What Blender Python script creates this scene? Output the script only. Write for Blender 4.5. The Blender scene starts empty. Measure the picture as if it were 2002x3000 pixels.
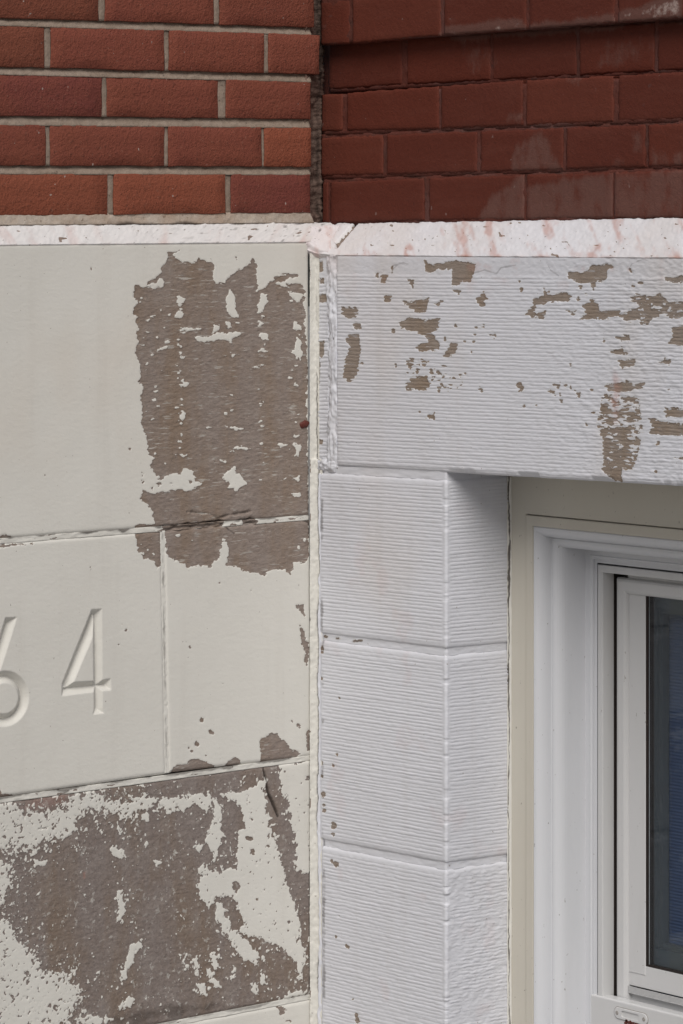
import bpy, math, random
import numpy as np

# ------------------------------------------------------------------ camera, world, sun, exposure
sc = bpy.context.scene
COL = sc.collection
FOC = 10530.0            # focal length in photo pixels (2002 wide)
CX, HZ = 1001.0, 640.0   # principal column, eye-level row
EYE = 2.0                # eye height in metres
DIST = 4.99
aL = math.atan2(12899.0, FOC)
RGT = np.array([math.cos(aL), math.sin(aL), 0.0])
FWD = np.array([-math.sin(aL), math.cos(aL), 0.0])
UPV = np.array([0.0, 0.0, 1.0])
d_corner = FWD + RGT * ((922.0 - CX) / FOC)
CAM = -DIST * d_corner
CAM[2] = EYE

cd = bpy.data.cameras.new("camera")
cam = bpy.data.objects.new("camera", cd)
COL.objects.link(cam)
cd.sensor_fit = 'HORIZONTAL'
cd.sensor_width = 36.0
cd.lens = FOC / 2002.0 * 36.0
cd.shift_x = 0.0
cd.shift_y = -(1500.0 - HZ) / 2002.0
cd.clip_start = 0.05
cd.clip_end = 500.0
cam.location = CAM
cam.rotation_euler = (math.radians(90), 0, math.atan2(-FWD[0], FWD[1]))
sc.camera = cam

SUN_DIR = np.array([0.60, -0.55, 0.84])       # towards the light
SUN_DIR = SUN_DIR / np.linalg.norm(SUN_DIR)
sun_el = math.asin(SUN_DIR[2])
sun_az = math.atan2(SUN_DIR[0], SUN_DIR[1])
w = bpy.data.worlds.new("World")
sc.world = w
w.use_nodes = True
nt = w.node_tree
bg = nt.nodes["Background"]
sky = nt.nodes.new("ShaderNodeTexSky")
sky.sky_type = 'NISHITA'
sky.sun_disc = False
sky.sun_elevation = sun_el
sky.sun_rotation = sun_az
sky.air_density = 1.0
sky.dust_density = 4.0
sky.ozone_density = 1.0
nt.links.new(sky.outputs[0], bg.inputs[0])
bg.inputs[1].default_value = 0.06
sl = bpy.data.lights.new("sun", 'SUN')
sl.energy = 2.3
sl.angle = math.radians(38)
sl.color = (1.0, 0.99, 0.975)
so = bpy.data.objects.new("sun", sl)
COL.objects.link(so)
so.rotation_euler = (math.pi / 2 - sun_el, 0, math.atan2(SUN_DIR[0], -SUN_DIR[1]))
so.location = (2, -3, 6)
sc.view_settings.view_transform = 'Standard'
sc.view_settings.look = 'None'
sc.view_settings.gamma = 1.0
sc.view_settings.use_curve_mapping = False
sc.view_settings.exposure = -0.08
sc.render.engine = 'CYCLES'

# ------------------------------------------------------------------ geometry helpers
def ray(px, py):
    return FWD + RGT * ((px - CX) / FOC) + UPV * ((HZ - py) / FOC)

def onX(px, py, x=0.0):          # point on a plane x = const (left wall, reveals)
    r = ray(px, py); t = (x - CAM[0]) / r[0]
    return CAM + t * r

def onY(px, py, y=0.0):          # point on a plane y = const (right wall, window planes)
    r = ray(px, py); t = (y - CAM[1]) / r[1]
    return CAM + t * r

_rng = np.random.RandomState(7)
_LAT = _rng.rand(512, 512)

def vnoise(a, b, seed=0):
    a = np.asarray(a, float) + seed * 17.37; b = np.asarray(b, float) + seed * 31.11
    ai = np.floor(a).astype(int); bi = np.floor(b).astype(int)
    fa = a - ai; fb = b - bi
    fa = fa * fa * (3 - 2 * fa); fb = fb * fb * (3 - 2 * fb)
    i0 = ai % 512; i1 = (ai + 1) % 512; j0 = bi % 512; j1 = (bi + 1) % 512
    return ((_LAT[i0, j0] * (1 - fa) + _LAT[i1, j0] * fa) * (1 - fb)
            + (_LAT[i0, j1] * (1 - fa) + _LAT[i1, j1] * fa) * fb) * 2 - 1

def fbm(a, b, seed=0, octv=4, gain=0.55):
    s = 0; amp = 1.0; tot = 0
    for o in range(octv):
        s = s + amp * vnoise(a * 2 ** o, b * 2 ** o, seed + o * 3)
        tot += amp; amp *= gain
    return s / tot * 1.6

def poly_sdf(U, Z, poly):
    """signed distance, positive inside"""
    P = np.asarray(poly, float)
    d2 = np.full(U.shape, 1e9); ins = np.zeros(U.shape, bool)
    n = len(P)
    for i in range(n):
        x1, y1 = P[i]; x2, y2 = P[(i + 1) % n]
        ex, ey = x2 - x1, y2 - y1
        L = ex * ex + ey * ey + 1e-18
        wx, wy = U - x1, Z - y1
        t = np.clip((wx * ex + wy * ey) / L, 0, 1)
        d2 = np.minimum(d2, (wx - t * ex) ** 2 + (wy - t * ey) ** 2)
        c = ((y1 > Z) != (y2 > Z)) & (U < ex * (Z - y1) / (ey if abs(ey) > 1e-12 else 1e-12) + x1)
        ins ^= c
    d = np.sqrt(d2)
    return np.where(ins, d, -d)

def line_dist(U, Z, pts):
    d2 = np.full(U.shape, 1e9)
    for (x1, y1), (x2, y2) in zip(pts[:-1], pts[1:]):
        ex, ey = x2 - x1, y2 - y1
        L = ex * ex + ey * ey + 1e-18
        t = np.clip(((U - x1) * ex + (Z - y1) * ey) / L, 0, 1)
        d2 = np.minimum(d2, (U - x1 - t * ex) ** 2 + (Z - y1 - t * ey) ** 2)
    return np.sqrt(d2)

def sstep(e0, e1, x):
    t = np.clip((x - e0) / (e1 - e0), 0, 1)
    return t * t * (3 - 2 * t)

def pxL(pts, ox=0, oy=0, s=1.0):       # photo points -> (u, z) on the left wall, u = -y
    out = []
    for (a, b) in pts:
        p = onX(ox + a / s, oy + b / s)
        out.append((-p[1], p[2]))
    return out

def pxR(pts, ox=0, oy=0, s=1.0, y=0.0):
    out = []
    for (a, b) in pts:
        p = onY(ox + a / s, oy + b / s, y)
        out.append((p[0], p[2]))
    return out

class Field:
    """how far bare stone reaches through the paint, metres; positive = bare"""
    def __init__(self, U, Z):
        self.U, self.Z = U, Z
        self.f = np.full(U.shape, -0.05)
    def _v(self, poly, amp, lu, lz, seed, octv=4):
        P = np.asarray(poly); m = amp * 2.5 + 0.012
        k = ((self.U > P[:, 0].min() - m) & (self.U < P[:, 0].max() + m)
             & (self.Z > P[:, 1].min() - m) & (self.Z < P[:, 1].max() + m))
        if not k.any(): return None, None
        u, z = self.U[k], self.Z[k]
        v = poly_sdf(u, z, poly) + amp * fbm(u / lu, z / lz, seed, octv)
        return k, v
    def add(self, poly, amp=0.0022, lu=0.011, lz=0.006, seed=1):
        k, v = self._v(poly, amp, lu, lz, seed)
        if k is not None: self.f[k] = np.maximum(self.f[k], v)
    def cut(self, poly, amp=0.0022, lu=0.011, lz=0.006, seed=2):
        k, v = self._v(poly, amp, lu, lz, seed)
        if k is not None: self.f[k] = np.minimum(self.f[k], -v)

def link(o, parent=None):
    COL.objects.link(o)
    if parent is not None: o.parent = parent
    return o

def tag(o, label=None, cat=None, group=None, kind=None):
    if label: o["label"] = label
    if cat: o["category"] = cat
    if group: o["group"] = group
    if kind: o["kind"] = kind
    return o

def empty(name, loc=(0, 0, 0)):
    o = bpy.data.objects.new(name, None); o.location = (0, 0, 0)
    return link(o)

def fast_mesh(name, V, F, mat, parent, attrs=None, smooth=None):
    V = np.asarray(V, np.float32); F = np.asarray(F, np.int32)
    me = bpy.data.meshes.new(name)
    me.vertices.add(len(V)); me.vertices.foreach_set("co", V.ravel())
    me.loops.add(F.size); me.loops.foreach_set("vertex_index", F.ravel())
    me.polygons.add(len(F))
    me.polygons.foreach_set("loop_start", np.arange(0, F.size, 4, dtype=np.int32))
    me.update(calc_edges=True)
    if attrs:
        for k, a in attrs.items():
            at = me.attributes.new(k, 'FLOAT', 'POINT')
            at.data.foreach_set("value", np.asarray(a, np.float32).ravel())
    me.polygons.foreach_set("use_smooth", np.zeros(len(F), bool) if smooth is None else np.asarray(smooth, bool))
    me.materials.append(mat)
    o = bpy.data.objects.new(name, me)
    return link(o, parent)

def sheet(name, P, N, h, mat, parent, attrs=None, back=0.05, backdir=None):
    """P, N: (nu, nv, 3) base points and normals; h relief; closed by a skirt going back"""
    nu, nv = P.shape[:2]
    V = (P + N * h[..., None]).reshape(-1, 3)
    I = np.arange(nu * nv).reshape(nu, nv)
    F = np.stack([I[:-1, :-1], I[1:, :-1], I[1:, 1:], I[:-1, 1:]], -1).reshape(-1, 4)
    ring = np.concatenate([I[:, 0], I[-1, 1:], I[-2::-1, -1], I[0, -2:0:-1]])
    NB = N.reshape(-1, 3)[ring] if backdir is None else np.tile(-np.asarray(backdir, float), (len(ring), 1))
    PB = P.reshape(-1, 3)[ring] - NB * back
    n0 = len(V); m = len(ring)
    r2 = np.roll(ring, -1); b = n0 + np.arange(m); b2 = np.roll(b, -1)
    F2 = np.stack([ring, b, b2, r2], -1)
    V = np.concatenate([V, PB])
    Fa = np.concatenate([F, F2])
    sm = np.concatenate([np.ones(len(F), bool), np.zeros(len(F2), bool)])
    A = {}
    for k, a in (attrs or {}).items():
        a = np.asarray(a).reshape(-1)
        A[k] = np.concatenate([a, a[ring]])
    return fast_mesh(name, V, Fa, mat, parent, A, sm)

def quad_grid(TL, TR, BR, BL, nu, nv):
    TL, TR, BR, BL = [np.asarray(p, float) for p in (TL, TR, BR, BL)]
    S, T = np.meshgrid(np.linspace(0, 1, nu), np.linspace(0, 1, nv), indexing='ij')
    s = S[..., None]; t = T[..., None]
    P = (BL * (1 - s) + BR * s) * (1 - t) + (TL * (1 - s) + TR * s) * t
    n = np.cross(TR - TL, TL - BL); n = n / np.linalg.norm(n)
    N = np.tile(n, (nu, nv, 1))
    return P, N, S, T

def edge_round(S, T, wu, wv, r=0.003, depth=0.003):
    d = np.minimum(np.minimum(S, 1 - S) * wu, np.minimum(T, 1 - T) * wv)
    return -depth * np.exp(-(d / r) ** 1.5)

def box(name, lo, hi, mat, parent=None):
    x0, y0, z0 = lo; x1, y1, z1 = hi
    V = [(x0, y0, z0), (x1, y0, z0), (x1, y1, z0), (x0, y1, z0),
         (x0, y0, z1), (x1, y0, z1), (x1, y1, z1), (x0, y1, z1)]
    F = [(0, 3, 2, 1), (4, 5, 6, 7), (0, 1, 5, 4), (1, 2, 6, 5), (2, 3, 7, 6), (3, 0, 4, 7)]
    return fast_mesh(name, V, F, mat, parent)

# ------------------------------------------------------------------ materials
class G:
    def __init__(self, name):
        self.m = bpy.data.materials.new(name); self.m.use_nodes = True
        self.t = self.m.node_tree; self.b = self.t.nodes["Principled BSDF"]
        self.co = self.n("ShaderNodeTexCoord").outputs["Object"]
        self.geo = self.n("ShaderNodeNewGeometry").outputs["Position"]
    def n(self, k, **kw):
        x = self.t.nodes.new(k)
        for a, v in kw.items(): setattr(x, a, v)
        return x
    def put(self, sock, v):
        if isinstance(v, bpy.types.NodeSocket): self.t.links.new(v, sock)
        else: sock.default_value = v
    def noise(self, scale, detail=4, rough=0.6, vec=None, st=(1, 1, 1), off=(0, 0, 0), rot=(0, 0, 0)):
        mp = self.n("ShaderNodeMapping"); mp.inputs["Scale"].default_value = st; mp.inputs["Location"].default_value = off
        mp.inputs["Rotation"].default_value = rot
        self.t.links.new(vec or self.geo, mp.inputs[0])
        x = self.n("ShaderNodeTexNoise"); x.inputs["Scale"].default_value = scale
        x.inputs["Detail"].default_value = detail; x.inputs["Roughness"].default_value = rough
        self.t.links.new(mp.outputs[0], x.inputs["Vector"])
        return x.outputs["Fac"]
    def math(self, op, a, b=0.0, c=0.0, clamp=False):
        x = self.n("ShaderNodeMath", operation=op, use_clamp=clamp)
        self.put(x.inputs[0], a); self.put(x.inputs[1], b); self.put(x.inputs[2], c)
        return x.outputs[0]
    def step(self, v, lo, hi, a=0.0, b=1.0):
        x = self.n("ShaderNodeMapRange", interpolation_type='SMOOTHSTEP')
        self.put(x.inputs[0], v); x.inputs[1].default_value = lo; x.inputs[2].default_value = hi
        x.inputs[3].default_value = a; x.inputs[4].default_value = b
        return x.outputs[0]
    def mix(self, f, a, b, mode='MIX'):
        x = self.n("ShaderNodeMix", data_type='RGBA', blend_type=mode)
        self.put(x.inputs[0], f)
        self.put(x.inputs[6], a if isinstance(a, bpy.types.NodeSocket) else (*a, 1))
        self.put(x.inputs[7], b if isinstance(b, bpy.types.NodeSocket) else (*b, 1))
        return x.outputs[2]
    def attr(self, name):
        x = self.n("ShaderNodeAttribute", attribute_name=name)
        return x.outputs["Fac"]
    def bump(self, h, dist, strength=1.0, prev=None):
        x = self.n("ShaderNodeBump"); x.inputs["Strength"].default_value = strength
        x.inputs["Distance"].default_value = dist
        self.put(x.inputs["Height"], h)
        if prev: self.t.links.new(prev, x.inputs["Normal"])
        return x.outputs[0]
    def out(self, col, rough, nrm=None, spec=0.35):
        self.put(self.b.inputs["Base Color"], col if isinstance(col, bpy.types.NodeSocket) else (*col, 1))
        self.put(self.b.inputs["Roughness"], rough)
        self.b.inputs["Specular IOR Level"].default_value = spec
        if nrm: self.t.links.new(nrm, self.b.inputs["Normal"])
        return self.m

def paint_stone(name, paint, paint2, bare, bare2, grain=(1, 1, 1), stainc=(0.45, 0.17, 0.12)):
    """painted stone; attributes: peel (m, >0 bare), dirt (0..1), stain (0..1)"""
    g = G(name)
    fine = g.noise(260, 3, 0.6)
    fine2 = g.noise(105, 4, 0.7, st=(grain[0], grain[1] * 0.6, grain[2] * 0.9), off=(2, 6, 4))
    pk = g.math('ADD', g.attr("peel"), g.math('ADD', g.math('MULTIPLY', g.math('SUBTRACT', fine, 0.5), 0.0026), g.math('MULTIPLY', g.math('SUBTRACT', fine2, 0.5), 0.0075)))
    mask = g.step(pk, -0.00025, 0.00025)
    pc = g.mix(g.step(g.noise(7, 4, 0.6), 0.35, 0.7), paint, paint2)
    pc = g.mix(g.math('MULTIPLY', g.step(g.noise(3.2, 3, 0.6, st=(1, 1, 0.5), off=(3, 1, 2)), 0.52, 0.72), 0.30), pc, (0.60, 0.50, 0.40))
    vs = g.step(g.noise(24, 4, 0.6, st=(1, 1, 0.07), off=(5, 9, 1)), 0.50, 0.75)
    pc = g.mix(g.math('MULTIPLY', vs, 0.13), pc, (0.42, 0.38, 0.33))
    speck = g.step(g.noise(190, 2, 0.5, off=(5, 5, 5)), 0.735, 0.76)
    pc = g.mix(g.math('MULTIPLY', speck, 0.6), pc, (0.22, 0.18, 0.15))
    bn = g.noise(150, 5, 0.7, st=grain)
    bc = g.mix(g.step(bn, 0.25, 0.75), bare, bare2)
    blot = g.step(g.noise(15, 4, 0.65, st=(1, 1, 0.3), off=(9, 2, 4)), 0.40, 0.70)
    bc = g.mix(g.math('MULTIPLY', blot, 0.55), bc, tuple(v * k for v, k in zip(bare, (1.02, 0.86, 0.62))))
    dk = g.step(g.noise(330, 2, 0.5, off=(1, 7, 3)), 0.66, 0.76)
    bc = g.mix(g.math('MULTIPLY', dk, 0.65), bc, tuple(v * 0.4 for v in bare))
    lt = g.step(g.noise(300, 2, 0.5, off=(11, 7, 3)), 0.70, 0.78)
    bc = g.mix(g.math('MULTIPLY', lt, 0.45), bc, tuple(min(1, v * 1.9) for v in bare2))
    res = g.step(g.noise(105, 4, 0.65, st=tuple(v * v for v in grain), off=(4, 8, 2)), 0.575, 0.63)
    resg = g.step(g.noise(19, 3, 0.6, off=(7, 7, 1)), 0.40, 0.62)
    bc = g.mix(g.math('MULTIPLY', g.math('MULTIPLY', res, resg), 0.55), bc, tuple(v * 0.85 for v in paint))
    haze_ = g.step(g.noise(30, 5, 0.7, st=grain, off=(1, 4, 9)), 0.45, 0.75)
    bc = g.mix(g.math('MULTIPLY', haze_, 0.16), bc, (0.52, 0.48, 0.44))
    rim = g.math('MULTIPLY', g.step(pk, -0.0013, -0.0004), g.math('SUBTRACT', 1.0, mask))
    pc = g.mix(g.math('MULTIPLY', rim, 0.35), pc, (0.74, 0.72, 0.67))
    foot = g.math('MULTIPLY', g.step(pk, 0.0014, 0.0002), mask)
    bc = g.mix(g.math('MULTIPLY', foot, 0.35), bc, tuple(v * 0.62 for v in bare))
    c = g.mix(mask, pc, bc)
    st = g.attr("stain")
    c = g.mix(st, c, stainc)
    di = g.attr("dirt_shade")
    c = g.mix(di, c, (0.055, 0.042, 0.035))
    n1 = g.bump(g.math('SUBTRACT', 1.0, mask), 0.0009, 1.0)
    n2 = g.bump(bn, 0.0012, g_strength(g, mask), n1) if False else None
    hb = g.math('MULTIPLY', mask, bn)
    n2 = g.bump(hb, 0.0013, 1.0, n1)
    pb = g.math('MULTIPLY', g.math('SUBTRACT', 1.0, mask), g.noise(120, 4, 0.55, st=(1, 1, 1.6)))
    n3 = g.bump(pb, 0.00035, 1.0, n2)
    r = g.math('ADD', 0.55, g.math('MULTIPLY', mask, 0.35))
    return g.out(c, r, n3, 0.3)

M = {}
M['cream'] = paint_stone('cream_painted_stone', (0.685, 0.67, 0.618), (0.66, 0.644, 0.592), (0.215, 0.173, 0.148), (0.285, 0.235, 0.205), (1, 0.6, 1.7))
M['cream_grainy'] = paint_stone('cream_painted_gritty_stone', (0.685, 0.67, 0.618), (0.66, 0.644, 0.592), (0.185, 0.152, 0.136), (0.25, 0.212, 0.193), (1, 1, 1))
M['white'] = paint_stone('white_painted_stone', (0.66, 0.668, 0.71), (0.635, 0.642, 0.68), (0.24, 0.195, 0.162), (0.305, 0.255, 0.215), (0.5, 0.5, 1.5), (0.50, 0.26, 0.22))

M['ledge_left'] = paint_stone('pinkish_white_ledge_paint', (0.72, 0.705, 0.695), (0.70, 0.68, 0.67), (0.22, 0.16, 0.13), (0.28, 0.22, 0.19), (1, 1, 1), (0.50, 0.24, 0.19))
M['ledge_right'] = paint_stone('stained_white_ledge_paint', (0.72, 0.715, 0.74), (0.71, 0.70, 0.72), (0.22, 0.17, 0.14), (0.28, 0.23, 0.19), (1, 1, 1), (0.47, 0.21, 0.15))

def brick_mat(name, hue_mix, bump=0.0015, sandy=True):
    g = G(name)
    oi = g.n("ShaderNodeObjectInfo")
    c = oi.outputs["Color"]
    n1 = g.noise(16, 4, 0.65); n2 = g.noise(150, 4, 0.7); n3 = g.noise(420, 2, 0.5)
    c = g.mix(g.step(n1, 0.3, 0.72, 0.0, 0.45), c, hue_mix)
    if sandy:
        dk = g.step(n2, 0.56, 0.70)
        c = g.mix(g.math('MULTIPLY', dk, 0.40), c, (0.045, 0.024, 0.018))
        lt = g.step(g.noise(230, 2, 0.5, off=(4, 4, 4)), 0.66, 0.74)
        c = g.mix(g.math('MULTIPLY', lt, 0.30), c, (0.30, 0.17, 0.12))
        sp = g.step(g.noise(120, 2, 0.4, off=(8, 1, 2)), 0.76, 0.79)
        c = g.mix(g.math('MULTIPLY', sp, 0.7), c, (0.45, 0.38, 0.34))
    else:
        po = g.step(g.noise(210, 2, 0.5, off=(3, 3, 7)), 0.68, 0.75)
        c = g.mix(g.math('MULTIPLY', po, 0.45), c, (0.045, 0.012, 0.009))
        br = g.step(g.noise(34, 5, 0.7, st=(0.35, 1, 1.6), off=(2, 2, 2)), 0.45, 0.75)
        c = g.mix(g.math('MULTIPLY', br, 0.28), c, (0.155, 0.050, 0.034))
        sc_ = g.step(g.noise(95, 3, 0.5, off=(7, 5, 1)), 0.735, 0.765)
        c = g.mix(g.math('MULTIPLY', sc_, 0.45), c, (0.28, 0.21, 0.19))
    bl = g.attr("bloom")
    blm = g.step(g.math('ADD', bl, g.math('MULTIPLY', g.math('SUBTRACT', g.noise(42, 5, 0.7, st=(1, 1, 0.55)), 0.5), 1.7)), 0.25, 0.85)
    c = g.mix(g.math('MULTIPLY', blm, 0.40), c, (0.175, 0.112, 0.095))
    c = g.mix(g.math('MULTIPLY', g.step(g.math('MULTIPLY', bl, g.noise(60, 4, 0.65)), 0.62, 0.95), 0.75), c, (0.46, 0.37, 0.33))
    h = g.math('ADD', n2, g.math('MULTIPLY', n3, 0.4))
    return g.out(c, 0.85 if sandy else 0.78, g.bump(h, bump), 0.25)

M['brick'] = brick_mat('orange_red_brick', (0.215, 0.066, 0.037), 0.0028)
M['brick_red'] = brick_mat('dark_red_painted_brick', (0.100, 0.023, 0.0125), 0.0012, False)

def mortar_mat(name, a, b, dirtc, rough=0.95, bumpd=0.002):
    g = G(name)
    n = g.noise(110, 5, 0.7); n2 = g.noise(9, 4, 0.6, off=(2, 3, 5))
    c = g.mix(g.step(n, 0.3, 0.7), a, b)
    c = g.mix(g.math('MULTIPLY', g.step(n2, 0.45, 0.7), 0.5), c, dirtc)
    pit = g.step(g.noise(170, 2, 0.5, off=(6, 1, 1)), 0.66, 0.74)
    c = g.mix(g.math('MULTIPLY', pit, 0.6), c, tuple(v * 0.45 for v in dirtc))
    c = g.mix(g.attr("dirt_shade"), c, (0.04, 0.028, 0.022))
    return g.out(c, rough, g.bump(n, bumpd), 0.2)

M['mortar'] = mortar_mat('grey_beige_mortar', (0.255, 0.198, 0.155), (0.32, 0.255, 0.205), (0.195, 0.145, 0.108))
M['mortar_bed'] = mortar_mat('beige_bedding_mortar', (0.42, 0.355, 0.29), (0.50, 0.44, 0.38), (0.33, 0.22, 0.15))
M['mortar_red'] = mortar_mat('red_painted_mortar', (0.098, 0.027, 0.018), (0.115, 0.038, 0.028), (0.115, 0.062, 0.056), 0.75, 0.002)
M['seam'] = mortar_mat('brown_lumpy_sealant', (0.12, 0.075, 0.06), (0.22, 0.155, 0.125), (0.13, 0.06, 0.045), 0.8, 0.003)

def trim_mat(name, a, b, dirt_shade=0.25, rough=0.38):
    g = G(name)
    n = g.noise(5, 4, 0.6, st=(1, 1, 0.35))
    c = g.mix(g.step(n, 0.35, 0.7), a, b)
    s = g.step(g.noise(230, 2, 0.5, st=(1, 1, 0.6), off=(3, 9, 1)), 0.725, 0.765)
    c = g.mix(g.math('MULTIPLY', s, 0.55), c, (0.15, 0.125, 0.10))
    st = g.step(g.noise(26, 4, 0.6, st=(1, 1, 0.12), off=(1, 2, 8)), 0.55, 0.75)
    c = g.mix(g.math('MULTIPLY', st, dirt_shade), c, (0.36, 0.31, 0.25))
    return g.out(c, rough, g.bump(g.noise(60, 3, 0.5, st=(1, 1, 0.3)), 0.0004), 0.4)

M['trim_cream'] = trim_mat('cream_trim_paint', (0.58, 0.55, 0.475), (0.55, 0.515, 0.44), 0.12)
M['trim_white'] = trim_mat('white_trim_paint', (0.655, 0.665, 0.69), (0.62, 0.63, 0.65), 0.10)
M['alu'] = trim_mat('ivory_aluminium', (0.60, 0.60, 0.60), (0.57, 0.57, 0.565), 0.16, 0.32)
M['inner'] = trim_mat('inner_sash_paint', (0.055, 0.062, 0.068), (0.045, 0.052, 0.058), 0.0, 0.5)
M['track'] = trim_mat('black_track_groove', (0.02, 0.015, 0.013), (0.03, 0.02, 0.017), 0.0, 0.7)

g = G('window_glass')
g.t.nodes.remove(g.b)
tr = g.n("ShaderNodeBsdfTransparent"); tr.inputs[0].default_value = (0.90, 0.94, 0.96, 1)
gl = g.n("ShaderNodeBsdfGlossy"); gl.inputs["Roughness"].default_value = 0.0; gl.inputs[0].default_value = (1, 1, 1, 1)
fr = g.n("ShaderNodeFresnel")
bf = g.n("ShaderNodeNewGeometry").outputs["Backfacing"]
g.put(fr.inputs[0], g.math('SUBTRACT', 1.33, g.math('MULTIPLY', bf, 1.33 - 1 / 1.33)))     # same reflectance on both faces of the thin pane
mx = g.n("ShaderNodeMixShader")
g.t.links.new(fr.outputs[0], mx.inputs[0]); g.t.links.new(tr.outputs[0], mx.inputs[1]); g.t.links.new(gl.outputs[0], mx.inputs[2])
g.t.links.new(mx.outputs[0], g.t.nodes["Material Output"].inputs[0])
M['glass'] = g.m
g = G('blue_blind_fabric'); M['blind'] = g.out(g.mix(g.noise(40, 3), (0.050, 0.072, 0.135), (0.058, 0.082, 0.15)), 0.9)
g = G('room_plaster'); M['room'] = g.out(g.mix(g.noise(3, 3), (0.25, 0.24, 0.23), (0.2, 0.2, 0.2)), 0.9)
g = G('pavement_concrete'); M['ground'] = g.out(g.mix(g.step(g.noise(3, 6, 0.7), 0.3, 0.7), (0.24, 0.23, 0.22), (0.31, 0.30, 0.28)), 0.9, g.bump(g.noise(60, 4), 0.004))
g = G('rust_brown_drip'); M['drip'] = g.out(g.mix(g.noise(90, 3), (0.13, 0.03, 0.02), (0.08, 0.02, 0.015)), 0.5)
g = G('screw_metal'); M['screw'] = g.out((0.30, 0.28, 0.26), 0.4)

# ------------------------------------------------------------------ setting
gp = fast_mesh('ground', [(-60, -60, 0), (60, -60, 0), (60, 60, 0), (-60, 60, 0)], [(0, 1, 2, 3)], M['ground'], None)
tag(gp, kind='structure')

PL, PR = 0.020, 0.045       # how far the stone stands out from the brickwork, left and right

left = tag(empty('brick_wall'), 'orange-red brick wall on cream painted stone base with large peeled patches and a carved 64', 'wall', kind='thing')
right = tag(empty('brick_wall'), 'dark red painted brick wall over white ribbed stone lintel and jamb beside the window', 'wall', kind='thing')

# ------------------------------------------------------------------ left stone base
SA = (0, 650, 1.5664); SB = (0, 1500, 1.5664); SD = (0, 2250, 1.5664)

def left_block(quad, res, hfun, label=None, mat='cream', back=0.06, x=0.0, name='stone_block'):
    TL, TR, BR, BL = [onX(a, b, x) for a, b in quad]
    wu = abs(TR[1] - TL[1]); wv = abs(TL[2] - BL[2])
    nu, nv = int(wu / res) + 2, int(wv / res) + 2
    P, N, S, T = quad_grid(TL, TR, BR, BL, nu, nv)
    U, Z = -P[..., 1], P[..., 2]
    F = Field(U, Z)
    dirt_shade = np.zeros(U.shape); stain = np.zeros(U.shape)
    h = edge_round(S, T, wu, wv, 0.0022, 0.0022)
    h = h + 0.00022 * fbm(U / 0.09, Z / 0.06, 11) + 0.00005 * fbm(U / 0.009, Z / 0.004, 12)
    h = hfun(U, Z, S, T, F, dirt_shade, stain, h)
    F.f = F.f + np.where(F.f > -0.004, 0.0013 * fbm(U / 0.0055, Z / 0.0019, 14, 3), 0) * (1 if mat == 'cream' else 0)
    m = sstep(-0.0006, 0.0006, F.f)
    h = h - 0.0007 * m + m * 0.00035 * fbm(U / 0.006, Z / 0.0025, 13)
    o = sheet(name, P, N, h, M[mat], left, {'peel': F.f, 'dirt_shade': dirt_shade, 'stain': stain}, back)
    if label: o['label'] = label
    return o

def flake_rows(F, cols, z0, z1, seed, sc_, n):
    """small paint flakes left along vertical columns (photo-crop coordinates)"""
    r = random.Random(seed); ox, oy, s = sc_
    for i in range(n):
        c, spread = r.choice(cols)
        x = r.gauss(c, spread); y = r.uniform(z0, z1)
        a = r.uniform(3, 13) * r.choice((0.6, 1, 1.4)); b = r.uniform(2.5, 6)
        pts = [(x + a * math.cos(t) * r.uniform(0.6, 1.2), y + b * math.sin(t) * r.uniform(0.6, 1.2)) for t in [k * 0.9 for k in range(7)]]
        F.cut(pxL(pts, ox, oy, s), 0.0008, 0.004, 0.003, seed + i)

A_PATCH = [(775,135),(822,130),(800,150),(815,170),(840,190),(865,180),(880,190),(912,165),(935,180),(975,178),(985,205),(978,240),(990,290),(1010,283),(1038,290),(1042,260),(1070,240),(1110,215),(1140,195),(1162,175),(1178,190),(1180,250),(1188,300),(1180,320),(1195,310),(1222,300),(1240,270),(1280,245),(1330,235),(1365,240),(1370,250),(1330,255),(1310,275),(1330,285),(1360,272),(1385,290),(1398,310),(1395,345),(1400,420),(1400,500),(1410,600),(1415,700),(1410,800),(1412,1000),(1418,1150),(1424,1345),(1424,1420),(620,1420),(620,1395),(640,1390),(712,1388),(700,1330),(690,1310),(640,1270),(660,1240),(700,1245),(760,1240),(790,1230),(850,1235),(900,1225),(930,1205),(900,1190),(885,1150),(865,1120),(845,1125),(838,1150),(800,1160),(740,1175),(715,1165),(700,1150),(690,1120),(705,1080),(680,1050),(672,1000),(660,960),(650,920),(655,860),(650,800),(665,760),(640,730),(648,690),(640,640),(622,600),(635,560),(625,520),(635,490),(628,450),(640,435),(612,420),(625,380),(645,365),(612,355),(612,320),(620,295),(660,300),(670,290),(685,265),(715,260),(740,235),(740,205),(765,195),(770,155)]
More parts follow.
